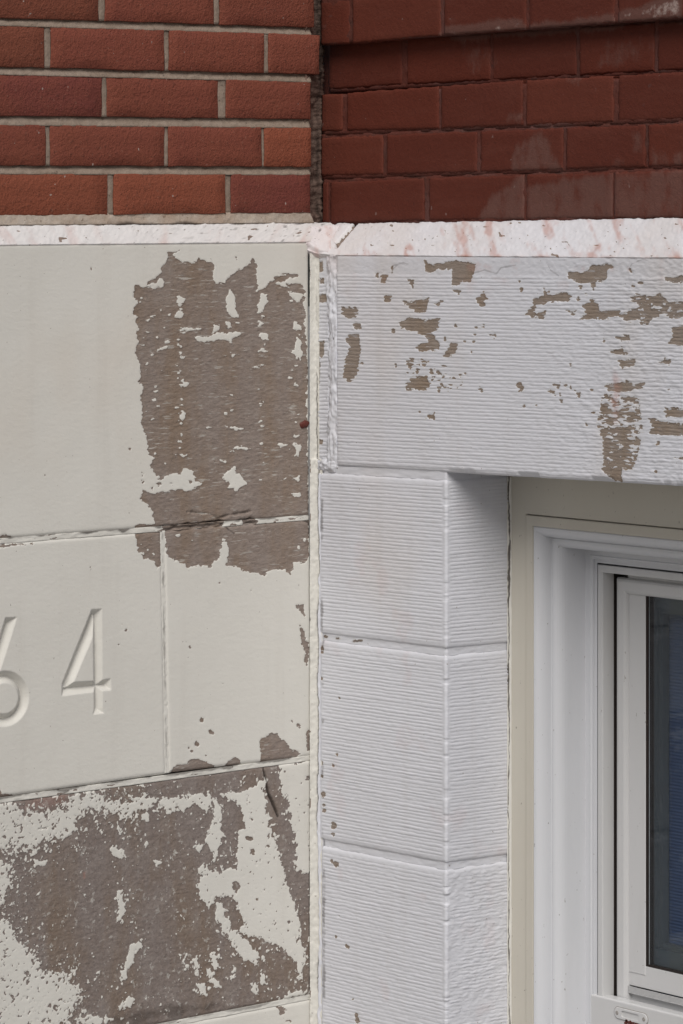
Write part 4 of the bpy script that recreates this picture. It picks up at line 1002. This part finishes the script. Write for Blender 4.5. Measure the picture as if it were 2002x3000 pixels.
# mortar between lintel, jamb stones: flat painted strips that follow the arris
def jamb_joint(top, bot, xl, seed, dots=False, only_front=False):
    a0 = onY(xl, top[0]); a1 = onY(1309, top[1]); a2 = onX(1491, top[2], XJ)
    b0 = onY(xl, bot[0]); b1 = onY(1309, bot[1]); b2 = onX(1491, bot[2], XJ)
    cs = []
    rec = 0.0022
    for i in range(60):
        f = i / 59; cs.append((a0[0] + (XJ - rec - a0[0]) * f, rec, 0, -1, a0[2] + (a1[2] - a0[2]) * f, b0[2] + (b1[2] - b0[2]) * f))
    if not only_front:
        for i in range(1, 40):
            f = i / 39; cs.append((XJ - rec, rec + (YW - rec) * f, 1, 0, a1[2] + (a2[2] - a1[2]) * f, b1[2] + (b2[2] - b1[2]) * f))
    cs = np.array(cs); nv = 9; t = np.linspace(0, 1, nv)[None, :]; nc = len(cs)
    X = np.repeat(cs[:, 0:1], nv, 1); Y = np.repeat(cs[:, 1:2], nv, 1); Z = cs[:, 5:6] + t * (cs[:, 4:5] - cs[:, 5:6])
    P = np.stack([X, Y, Z], -1); N = np.stack([np.repeat(cs[:, 2:3], nv, 1), np.repeat(cs[:, 3:4], nv, 1), 0 * Z], -1)
    h = 0.0006 * fbm((X + Y) / 0.012, Z / 0.004, seed) 
    dirt_shade = 0.25 * sstep(0.8, 1.0, np.repeat(t, nc, 0))
    F = np.full(X.shape, -0.01)
    if dots:
        FF = Field(X, Z)
        for (x, y, r) in [(948,1866,7),(954,1867,6),(985,1872,6),(990,1871,6),(1035,1879,7),(1054,1878,6),(1042,1879,5)]:
            FF.add(pxR([(x-r,y-r*.5),(x,y-r*.8),(x+r,y-r*.3),(x+r*.6,y+r*.6),(x-r*.7,y+r*.5)]), 0.001, 0.004, 0.004, seed + 1)
        F = FF.f; dirt_shade = np.maximum(dirt_shade, 0.4 * sstep(-0.001, 0.001, F))
    sheet('stone_joint', P, N, h, M['white'], right, {'peel': F, 'dirt_shade': dirt_shade, 'stain': 0 * X}, 0.004)
jamb_joint((1364, 1381, 1370), (1387, 1410, 1396), 944, 1501)
jamb_joint((1856, 1900, 1884), (1877, 1925, 1906), 942, 1502, True)
jamb_joint((2460, 2529, 2505), (2481, 2553, 2526), 946, 1503)
jamb_joint((3118, 3217, 3178), (3138, 3238, 3198), 946, 1504)

# solid cores behind the thin faces, and the far side of the opening (outside the picture)
XR = XJ + 1.02; ZSILL = 0.42
box('wall_core', (0.004, 0.0072, 0.0), (XJ - 0.0072, YW + 0.22, onY(985, 1378)[2]), M['room'], right)
box('wall_core', (-0.10, 0.075, onY(985, 760)[2]), (1.72, YW + 0.22, EYE + 0.42), M['room'], right)
box('wall_core', (0.03, YW - 0.004, onY(1500, 1404)[2]), (1.72, YW + 0.22, onY(985, 762)[2]), M['room'], right)
def plain_stone(lo, hi, name='jamb_stone'):
    o = box(name, lo, hi, M['white'], right)
    at = o.data.attributes.new('peel', 'FLOAT', 'POINT'); at.data.foreach_set('value', np.full(8, -0.01, np.float32))
    return o
plain_stone((XR, 0.0, ZSILL + 0.003), (XR + 0.28, YW + 0.2, onY(1600, 1396)[2] - 0.02))
plain_stone((XJ + 0.002, -0.03, ZSILL - 0.16), (XR + 0.10, YW + 0.2, ZSILL), 'window_sill')
plain_stone((XJ + 0.002, 0.0, 0.0), (XR + 0.28, YW + 0.2, ZSILL - 0.163), 'stone_block')

# corner sealant between the two stone faces, with its ragged crack
e1p, e2p = onX(908, 1500, 0.0), onY(943, 1500, 0.0)
zt, zb = onX(915, 742)[2], 0.02
cols, nz = 16, 1500
S, T = np.meshgrid(np.linspace(0, 1, cols), np.linspace(0, 1, nz), indexing='ij')
Z = zb + T * (zt - zb)
p1 = np.array([0.0012, e1p[1] - 0.001]); p2x = np.where(Z > onX(915, 1345)[2], 0.009, e2p[0])
X = p1[0] * (1 - S) + p2x * S; Y = p1[1] * (1 - S) + 0.0012 * S
P = np.stack([X, Y, Z], -1); nn = np.array([0.55, -0.83, 0.0]); nn = nn / np.linalg.norm(nn); N = np.tile(nn, (cols, nz, 1))
wv = fbm(S * 0, Z / 0.05, 1601)
c = 0.62 + 0.10 * wv + 0.08 * fbm(S * 0, Z / 0.012, 1602)
crack = np.abs(S - c)
h = -0.0036 * np.sin(S * math.pi) + 0.0008 * fbm(S * 2, Z / 0.02, 1603) + 0.0007 * fbm(S * 5, Z / 0.006, 1604)
on = sstep(-0.35, 0.05, fbm(S * 0, Z / 0.09, 1605)) 
h = h - 0.002 * sstep(0.09, 0.02, crack) * on
dirt_shade = 0.85 * sstep(0.085, 0.02, crack) * on
stain = np.zeros(S.shape)
F = -0.01 + 0 * S
F = np.where((S < 0.12) , (fbm(S * 2, Z / 0.02, 1606) - 0.7) * 0.004, F)
corner = sheet('corner_sealant', P, N, h, M['cream'], left, {'peel': F, 'dirt_shade': dirt_shade, 'stain': stain}, 0.02)
Sw = S; 
# white paint edge on the right of the crack
S2, T2 = np.meshgrid(np.linspace(0, 1, 6), np.linspace(0, 1, nz), indexing='ij')
Zw = zb + T2 * (onX(915, 1386)[2] - zb)
cw = 0.62 + 0.10 * fbm(S2 * 0, Zw / 0.05, 1601) + 0.08 * fbm(S2 * 0, Zw / 0.012, 1602) + 0.075
s_ = cw + (1.12 - cw) * S2
Xw = p1[0] * (1 - s_) + e2p[0] * s_; Yw = p1[1] * (1 - s_) + 0.0012 * s_
Pw = np.stack([Xw, Yw, Zw], -1); Nw = np.tile(nn, (6, nz, 1))
hw = -0.0016 * np.sin(S2 * math.pi) + 0.0004 + 0.0006 * fbm(S2 * 2, Zw / 0.01, 1610)
sheet('sealant_edge', Pw, Nw, hw, M['white'], right, {'peel': -0.01 + 0 * S2, 'dirt_shade': 0.5 * sstep(0.75, 1.0, S2 + 0.4 * fbm(S2 * 0, Zw / 0.02, 1611) - 0.15), 'stain': 0 * S2}, 0.004)

# red-brown drip hardened on the left stone
c = onX(893, 1243)
V, Fq = [], []
nr_, ns_ = 6, 16
for i in range(nr_ + 1):
    a = i / nr_ * math.pi / 2
    for j in range(ns_):
        b = 2 * math.pi * j / ns_; rr = (0.0075 + 0.0015 * math.sin(2 * b + 1) + 0.0008 * math.sin(5 * b)) * math.cos(a) + 1e-5
        V.append((0.0035 * math.sin(a) - 0.001, c[1] + rr * math.cos(b), c[2] + rr * 0.85 * math.sin(b)))
for i in range(nr_):
    for j in range(ns_):
        Fq.append((i * ns_ + j, i * ns_ + (j + 1) % ns_, (i + 1) * ns_ + (j + 1) % ns_, (i + 1) * ns_ + j))
fast_mesh('sealant_drip', V, Fq, M['drip'], left, None, np.ones(len(Fq), bool))

# ------------------------------------------------------------------ window
win = tag(empty('window'), 'white framed window with cream outer trim and storm sashes set back in the stone opening', 'window', kind='thing')
zf = onY(1563, 1512, YW)[2]
ZT = zf + 0.037          # outer top of the trim
ZB = ZSILL + 0.004
def loft(name, prof, mat, parent, x0=XJ, x1=XR, zt=ZT, zb=ZB, four=False, smooth=False, y0=YW):
    """prof: (inset, depth) from the outer edge inwards, swept round left, head, right (and foot)"""
    prof = np.asarray(prof, float); n = len(prof)
    rings = []
    def ring(fx, fz):
        return [(fx(w_), y0 + d_, fz(w_)) for w_, d_ in prof]
    L = lambda w_: x0 + w_; R = lambda w_: x1 - w_; Tt = lambda w_: zt - w_; B = lambda w_: (zb + w_ if four else zb)
    rs = [ring(L, B), ring(L, Tt), ring(R, Tt), ring(R, B)]
    V = [p for r_ in rs for p in r_]
    Fq = []
    m = 4 if four else 3
    for k in range(m):
        a = k * n; b = ((k + 1) % 4) * n
        for i in range(n - 1):
            Fq.append((a + i, a + i + 1, b + i + 1, b + i))
    return fast_mesh(name, V, Fq, M[mat], parent, None, np.full(len(Fq), smooth))

def arc(p, q, n=6, bulge=1.0):
    """quarter-round from p to q; bulge>0 keeps near the front first"""
    out = []
    for i in range(n + 1):
        t = i / n * math.pi / 2
        if bulge > 0: out.append((p[0] + (q[0] - p[0]) * math.sin(t), p[1] + (q[1] - p[1]) * (1 - math.cos(t))))
        else: out.append((p[0] + (q[0] - p[0]) * (1 - math.cos(t)), p[1] + (q[1] - p[1]) * math.sin(t)))
    return out

ROW = 2250
# cracked caulk where the stone reveal meets the trim
nz = 700
S, T = np.meshgrid(np.linspace(0, 1, 14), np.linspace(0, 1, nz), indexing='ij')
zt_, zb_ = onX(1491, 1396, XJ)[2], onX(1491, 3250, XJ)[2]
Z = zb_ + T * (zt_ - zb_)
pa = np.array([XJ + 0.0006, YW - 0.0035]); wid = 0.0060
X = pa[0] + S * wid; Y = pa[1] + S * 0.0028
P = np.stack([X, Y, Z], -1); nn_ = np.array([0.42, -0.91, 0.0]); N = np.tile(nn_, (14, nz, 1))
cc = 0.40 + 0.22 * fbm(S * 0, Z / 0.06, 1701) + 0.12 * fbm(S * 0, Z / 0.014, 1702)
cd_ = np.abs(S - cc)
wdt = 0.10 + 0.14 * sstep(0.0, 0.6, fbm(S * 0, Z / 0.05, 1703)) + 0.12 * sstep(onX(1491, 2000, XJ)[2], onX(1491, 1650, XJ)[2], Z)
h = 0.0006 * fbm(S * 3, Z / 0.02, 1704) - 0.0018 * sstep(1.0, 0.4, cd_ / wdt)
dirt_shade = 0.9 * sstep(1.0, 0.45, cd_ / wdt + 0.3 * fbm(S * 3, Z / 0.006, 1705))
sheet('caulk_bead', P, N, h, M['cream'], win, {'peel': -0.01 + 0 * S, 'dirt_shade': dirt_shade, 'stain': 0 * S}, 0.004)
def WX(px, d): return float(onY(px, ROW, YW + d)[0] - XJ)          # inset of a front edge seen at a photo column
def DX(px, w_): return float(onX(px, ROW, XJ + w_)[1] - YW)        # depth of a return edge
loft('trim_board', [(-0.03, 0.0), (WX(1543, 0) - 0.001, 0.0), (WX(1543, 0), 0.002), (WX(1543, 0) + 0.001, 0.03)], 'trim_cream', win)
wf = WX(1543, 0) + 0.0007
loft('trim_fillet', [(wf, 0.03), (wf, -0.001), (wf + 0.001, -0.002), (WX(1562, -0.002) - 0.001, -0.002), (WX(1562, -0.002), 0.001), (WX(1562, -0.002), 0.04)], 'trim_cream', win)
w0 = WX(1564, 0); w1 = w0 + 0.0150; d1 = DX(1615, w1); w2 = w1 + 0.0022; w3 = w2 + 0.0120; d3 = DX(1663, w3); d4 = DX(1715, w3)
casing = [(w0, 0.03), (w0, 0.0005), (w0 + 0.002, -0.0015)] + arc((w0 + 0.0035, -0.0015), (w1, d1), 7) + [(w1 + 0.0007, d1 + 0.0015), (w2, d1 + 0.0003)] + arc((w2 + 0.0008, d1 + 0.0003), (w3, d3), 6) + [(w3 + 0.0003, d4)]
loft('casing', casing, 'trim_white', win)
ws = WX(1739, d4); ds = d4 + 0.003
loft('stop', [(w3, d4 + 0.015), (w3, d4), (ws - 0.006, d4), (ws - 0.005, d4 - 0.0012), (ws - 0.004, d4 - 0.0012), (ws - 0.003, d4), (ws, d4), (ws, ds), (WX(1751, ds), ds)], 'trim_white', win)
wa = WX(1751, d4 + 0.001); wb = WX(1766, d4 + 0.001); d5 = DX(1799, wb)
loft('storm_frame', [(wa, ds + 0.01), (wa, d4 + 0.002), (wa + 0.001, d4 + 0.001), (wb - 0.0012, d4 + 0.001), (wb - 0.0003, d4 + 0.0016), (wb, d4 + 0.003), (wb, d5)], 'alu', win)
wt = WX(1806, d5 - 0.002); we = WX(1835, d5 - 0.004)
loft('track_groove', [(wb, d5), (wb, d5 + 0.018), (wt + 0.002, d5 + 0.018)], 'track', win)
loft('sash_track', [(wt, d5 + 0.020), (wt, d5 + 0.001), (wt + 0.002, d5 - 0.0025), (wt + 0.005, d5 - 0.004), (we - 0.005, d5 - 0.004), (we - 0.0015, d5 - 0.002), (we, d5 + 0.001), (we, d5 + 0.016)], 'alu', win)

SYD = d5 + 0.002
SY = YW + SYD
SX0 = XJ + WX(1839.5, SYD); SX1 = XR - (SX0 - XJ)
stile_w = WX(1892, SYD) - WX(1839.5, SYD)
zp = onY(1893, 1733, SY)[2]              # top of the glass
zpb = onY(1892, 2831, SY)[2]             # foot of the glass
zst0 = onY(1842, 1696, SY)[2]
zst1 = onY(1892, 2859, SY)[2]
zbr = onY(1838, 2885, SY)[2]
print("depths", d1, d3, d4, d5, "insets", w0, w3, wb, we, stile_w)
sash = box('sash', (SX0, SY + 0.0008, zp), (SX1, SY + 0.022, ZT - 0.095), M['alu'], win)     # the head rail is the sash body
def bevel_box(name, lo, hi, mat, parent, b=0.0012):
    x0, y0, z0 = lo; x1, y1, z1 = hi
    P = [(x0, y0 + b, z0), (x1, y0 + b, z0), (x1, y0 + b, z1), (x0, y0 + b, z1),
         (x0 + b, y0, z0 + b), (x1 - b, y0, z0 + b), (x1 - b, y0, z1 - b), (x0 + b, y0, z1 - b),
         (x0, y1, z0), (x1, y1, z0), (x1, y1, z1), (x0, y1, z1)]
    Fq = [(4, 5, 6, 7), (0, 1, 5, 4), (1, 2, 6, 5), (2, 3, 7, 6), (3, 0, 4, 7), (0, 8, 9, 1), (1, 9, 10, 2), (2, 10, 11, 3), (3, 11, 8, 0), (8, 11, 10, 9)]
    return fast_mesh(name, P, Fq, M[mat], parent)
for xa in (SX0, SX1 - stile_w):
    bevel_box('stile', (xa, SY - 0.0004, zst1), (xa + stile_w, SY + 0.0079, zst0), 'alu', sash, 0.0009)
bevel_box('rail', (SX0 + 0.0002, SY + 0.0006, zbr), (SX1 - 0.0002, SY + 0.0079, zpb), 'alu', sash, 0.0007)
box('pane', (SX0 + stile_w - 0.004, SY + 0.0045, zpb - 0.004), (SX1 - stile_w + 0.004, SY + 0.0075, zp + 0.004), M['glass'], sash)
loft('spacer', [(-0.002, 0.0001), (0.0, 0.0001), (0.0004, 0.0125)], 'track', sash, SX0 + stile_w, SX1 - stile_w, zp, zpb, True, False, SY + 0.0080)
loft('gasket', [(-0.0003, -0.0022), (0.0002, -0.0022), (0.0003, 0.0), (0.0020, 0.0002), (0.0022, 0.0014)], 'track', sash, SX0 + stile_w, SX1 - stile_w, zp, zpb, True, False, SY + 0.0030)
# ribbed metal weather strip below the rail
n = 6; prof = []
hh = 0.0098
for i in range(n):
    z = zbr - 0.0004 - i * hh / n
    prof += [(z, -0.0025), (z - hh / n * 0.6, -0.0025), (z - hh / n * 0.62, -0.0008), (z - hh / n * 0.98, -0.0008)]
V = []
for xx in (SX0 - 0.002, SX1 + 0.002):
    for z, d in prof: V.append((xx, SY + d, z))
m = len(prof)
Fq = [(i + 1, m + i + 1, m + i, i) for i in range(m - 1)]
fast_mesh('weather_strip', V, Fq, M['alu'], sash)
bevel_box('rail', (SX0, SY + 0.004, zbr - 0.06), (SX1, SY + 0.022, zbr - hh - 0.0006), 'alu', sash)

# lower storm sash in the front track with its finger pull
LY = YW + d4 - 0.001
l0 = onY(1733, 2913, LY)
lx0, lz1 = l0[0], l0[2]
lower = None
r_ = 0.0025
prof = [(ZB + 0.001, 0.0), (lz1 - r_, 0.0)] + [(lz1 - r_ + r_ * math.sin(t), r_ - r_ * math.cos(t)) for t in (0.4, 0.8, 1.2, math.pi / 2)] + [(lz1, 0.0170), (lz1 - 0.02, 0.0170)]
lx1 = XR - (lx0 - XJ)
V = []
for xx in (lx0, lx1):
    for z, d in prof[1:]: V.append((xx, LY + d, z))
# top rail of the lower sash
RAILH = 0.052
pr = [(lz1 - RAILH, 0.006), (lz1 - RAILH, 0.0)] + prof[1:]
V = [(xx, LY + d, z) for xx in (lx0, lx1) for z, d in pr]
m = len(pr)
Fq = [(i, m + i, m + i + 1, i + 1) for i in range(m - 1)]
Fq += [(0, 1, 2, 3), (0, 3, 4, 5), (0, 5, 6, 7)]
lower = fast_mesh('sash', V, Fq, M['alu'], win)
# end cap of the rail
bevel_box('stile', (lx0 + 0.0003, LY + 0.0006, ZB), (lx0 + 0.036, LY + 0.018, lz1 - RAILH - 0.0004), 'alu', lower)
bevel_box('stile', (lx1 - 0.036, LY + 0.0006, ZB), (lx1 - 0.0003, LY + 0.018, lz1 - RAILH - 0.0004), 'alu', lower)
bevel_box('rail', (lx0 + 0.0365, LY + 0.001, ZB), (lx1 - 0.0365, LY + 0.017, ZB + 0.03), 'alu', lower)
box('pane', (lx0 + 0.034, LY + 0.0085, ZB + 0.027), (lx1 - 0.034, LY + 0.0115, lz1 - RAILH + 0.004), M['glass'], lower)
# finger pull: rounded plate, sunken slot, two screws
fc = onY(1850, 2977, LY); plen, ph_ = 0.0640, 0.0150
def capsule(cx_, cz_, l, hgt, n=10):
    r = hgt / 2; o = []
    for i in range(n + 1):
        t = -math.pi / 2 + math.pi * i / n; o.append((cx_ + l / 2 - r + r * math.cos(t), cz_ + r * math.sin(t)))
    for i in range(n + 1):
        t = math.pi / 2 + math.pi * i / n; o.append((cx_ - l / 2 + r + r * math.cos(t), cz_ + r * math.sin(t)))
    return o
outer = capsule(fc[0], fc[2], plen, ph_)
m = len(outer)
levels = [(1.0, 0.0), (0.985, -0.0011), (0.93, -0.0016)]
V = []
for k, d in levels:
    for x, z in outer: V.append((fc[0] + (x - fc[0]) * k, LY + d, fc[2] + (z - fc[2]) * k))
# slot outline resampled on the same count (rounded rectangle)
def rrect(cx_, cz_, l, hgt, n):
    o = []
    for i in range(n):
        t = -math.pi / 2 + 2 * math.pi * (i + 0.5) / n
        a, b = math.cos(t), math.sin(t); s_ = 1 / max(abs(a), abs(b))
        o.append((cx_ + a * s_ * l / 2, cz_ + b * s_ * hgt / 2))
    return o
slot = rrect(fc[0] - 0.0005, fc[2], 0.0335, 0.0088, m)
for x, z in slot: V.append((x, LY - 0.0016, z))
for x, z in slot: V.append((fc[0] + (x - fc[0]) * 0.97, LY + 0.0080, fc[2] + (z - fc[2]) * 0.95))
Fq = []
for k in range(4):
    for i in range(m):
        j = (i + 1) % m
        Fq.append((k * m + i, k * m + j, (k + 1) * m + j, (k + 1) * m + i))
cidx = len(V); V.append((fc[0], LY + 0.0080, fc[2]))
for i in range(0, m, 2): Fq.append((4 * m + i, 4 * m + (i + 1) % m, 4 * m + (i + 2) % m, cidx))
pull = fast_mesh('finger_pull', V, Fq, M['alu'], lower)
# grey ring round the plate, its shade line put in as colour
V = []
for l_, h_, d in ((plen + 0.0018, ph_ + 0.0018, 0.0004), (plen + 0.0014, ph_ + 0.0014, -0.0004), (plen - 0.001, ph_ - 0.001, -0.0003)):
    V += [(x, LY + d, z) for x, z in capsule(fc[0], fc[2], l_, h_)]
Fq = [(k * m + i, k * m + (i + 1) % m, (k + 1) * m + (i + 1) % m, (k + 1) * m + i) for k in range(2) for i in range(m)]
fast_mesh('plate_shade_ring', V, Fq, M['screw'], lower)
def disc(name, cx_, cz_, r, y, thick, mat, parent, n=14):
    V = [(cx_ + r * math.cos(2*math.pi*i/n), y, cz_ + r * math.sin(2*math.pi*i/n)) for i in range(n)]
    V += [(cx_ + r * 0.75 * math.cos(2*math.pi*i/n), y - thick, cz_ + r * 0.75 * math.sin(2*math.pi*i/n)) for i in range(n)]
    V += [(cx_ + r * 0.28 * math.cos(2*math.pi*i/n), y - thick, cz_ + r * 0.28 * math.sin(2*math.pi*i/n)) for i in range(n)]
    V += [(cx_ + r * 0.20 * math.cos(2*math.pi*i/n), y + 0.0006, cz_ + r * 0.20 * math.sin(2*math.pi*i/n)) for i in range(n)]
    Fq = []
    for k in range(3):
        for i in range(n): Fq.append((k*n + i, k*n + (i+1) % n, (k+1)*n + (i+1) % n, (k+1)*n + i))
    for i in range(0, n - 2, 2): Fq.append((3*n, 3*n + i + 1, 3*n + i + 2, 3*n + (i + 3) % n))
    return fast_mesh(name, V, Fq, M[mat], parent)
for sx in (-1, 1):
    disc('screw', fc[0] + sx * 0.0255, fc[2], 0.0030, LY - 0.0015, 0.0007, 'screw', lower)
# rust below the slot
V = []; Fq = []
rs = np.random.RandomState(4)
k0 = onY(1850, 2996, LY)
for q in range(9):
    cx_ = k0[0] + rs.uniform(-0.012, 0.012); cz_ = k0[2] + rs.uniform(-0.003, 0.0015); r = rs.uniform(0.0012, 0.0030); b = len(V)
    for i in range(8): V.append((cx_ + r * math.cos(i*math.pi/4) * rs.uniform(0.7, 1.3), LY - 0.0020, cz_ + r * 0.7 * math.sin(i*math.pi/4)))
    for i in range(8): V.append((cx_ + 1.2 * r * math.cos(i*math.pi/4), LY + 0.0003, cz_ + r * 0.85 * math.sin(i*math.pi/4)))
    Fq += [(b, b+1, b+2, b+3), (b, b+3, b+4, b+7), (b+4, b+5, b+6, b+7)] + [(b+i, b+8+i, b+8+(i+1) % 8, b+(i+1) % 8) for i in range(8)]
fast_mesh('rust_flakes', V, Fq, M['drip'], lower)

# inner prime sash seen through the pane
IY = SY + 0.016
def WI(px, d): return float(onY(px, ROW, IY + d)[0])
xi0 = WI(1899, 0) - 0.02
dd_ = lambda px, d: WI(px, d) - xi0
loft('inner_sash', [(0.0, 0.0), (dd_(1925, 0), 0.0), (dd_(1925, 0) + 0.0002, float(onX(1933, ROW, xi0 + dd_(1925, 0))[1]) - IY), (dd_(1943, 0.0049), 0.0049), (dd_(1943, 0.0049) + 0.0002, 0.016)], 'inner', win, xi0, XR - (xi0 - XJ), zp + 0.014, onY(1935, 2822, IY)[2] - 0.019, True, False, IY)

# pleated blind hanging in the room behind the glass
BY = IY + 0.019
bx0 = float(onY(1936, ROW, BY)[0]); bx1 = XR - (bx0 - XJ)
pitch = 0.0044; zbt = ZT - 0.07; nP = int((zbt - ZSILL) / pitch)
V = []
for i in range(nP * 2 + 1):
    z = zbt - i * pitch / 2; d = 0.0006 if i % 2 else 0.0
    V += [(bx0, BY + d, z), (bx1, BY + d, z)]
Fq = [(2*i, 2*i + 2, 2*i + 3, 2*i + 1) for i in range(nP * 2)]
bl = fast_mesh('pleated_blind', V, Fq, M['blind'], None)
tag(bl, 'blue pleated blind hanging in the dark behind the window glass', 'blind')
# dark room behind
rm = []
rx0, rx1, ry0, ry1, rz0, rz1 = XJ - 0.6, XR + 0.6, YW + 0.221, YW + 2.4, 0.02, 2.4
V = [(rx0, ry0, rz0), (rx1, ry0, rz0), (rx1, ry1, rz0), (rx0, ry1, rz0), (rx0, ry0, rz1), (rx1, ry0, rz1), (rx1, ry1, rz1), (rx0, ry1, rz1)]
ro = fast_mesh('room', V, [(0, 1, 2, 3), (4, 7, 6, 5), (1, 5, 6, 2), (2, 6, 7, 3), (3, 7, 4, 0)], M['room'], None)
tag(ro, kind='structure')
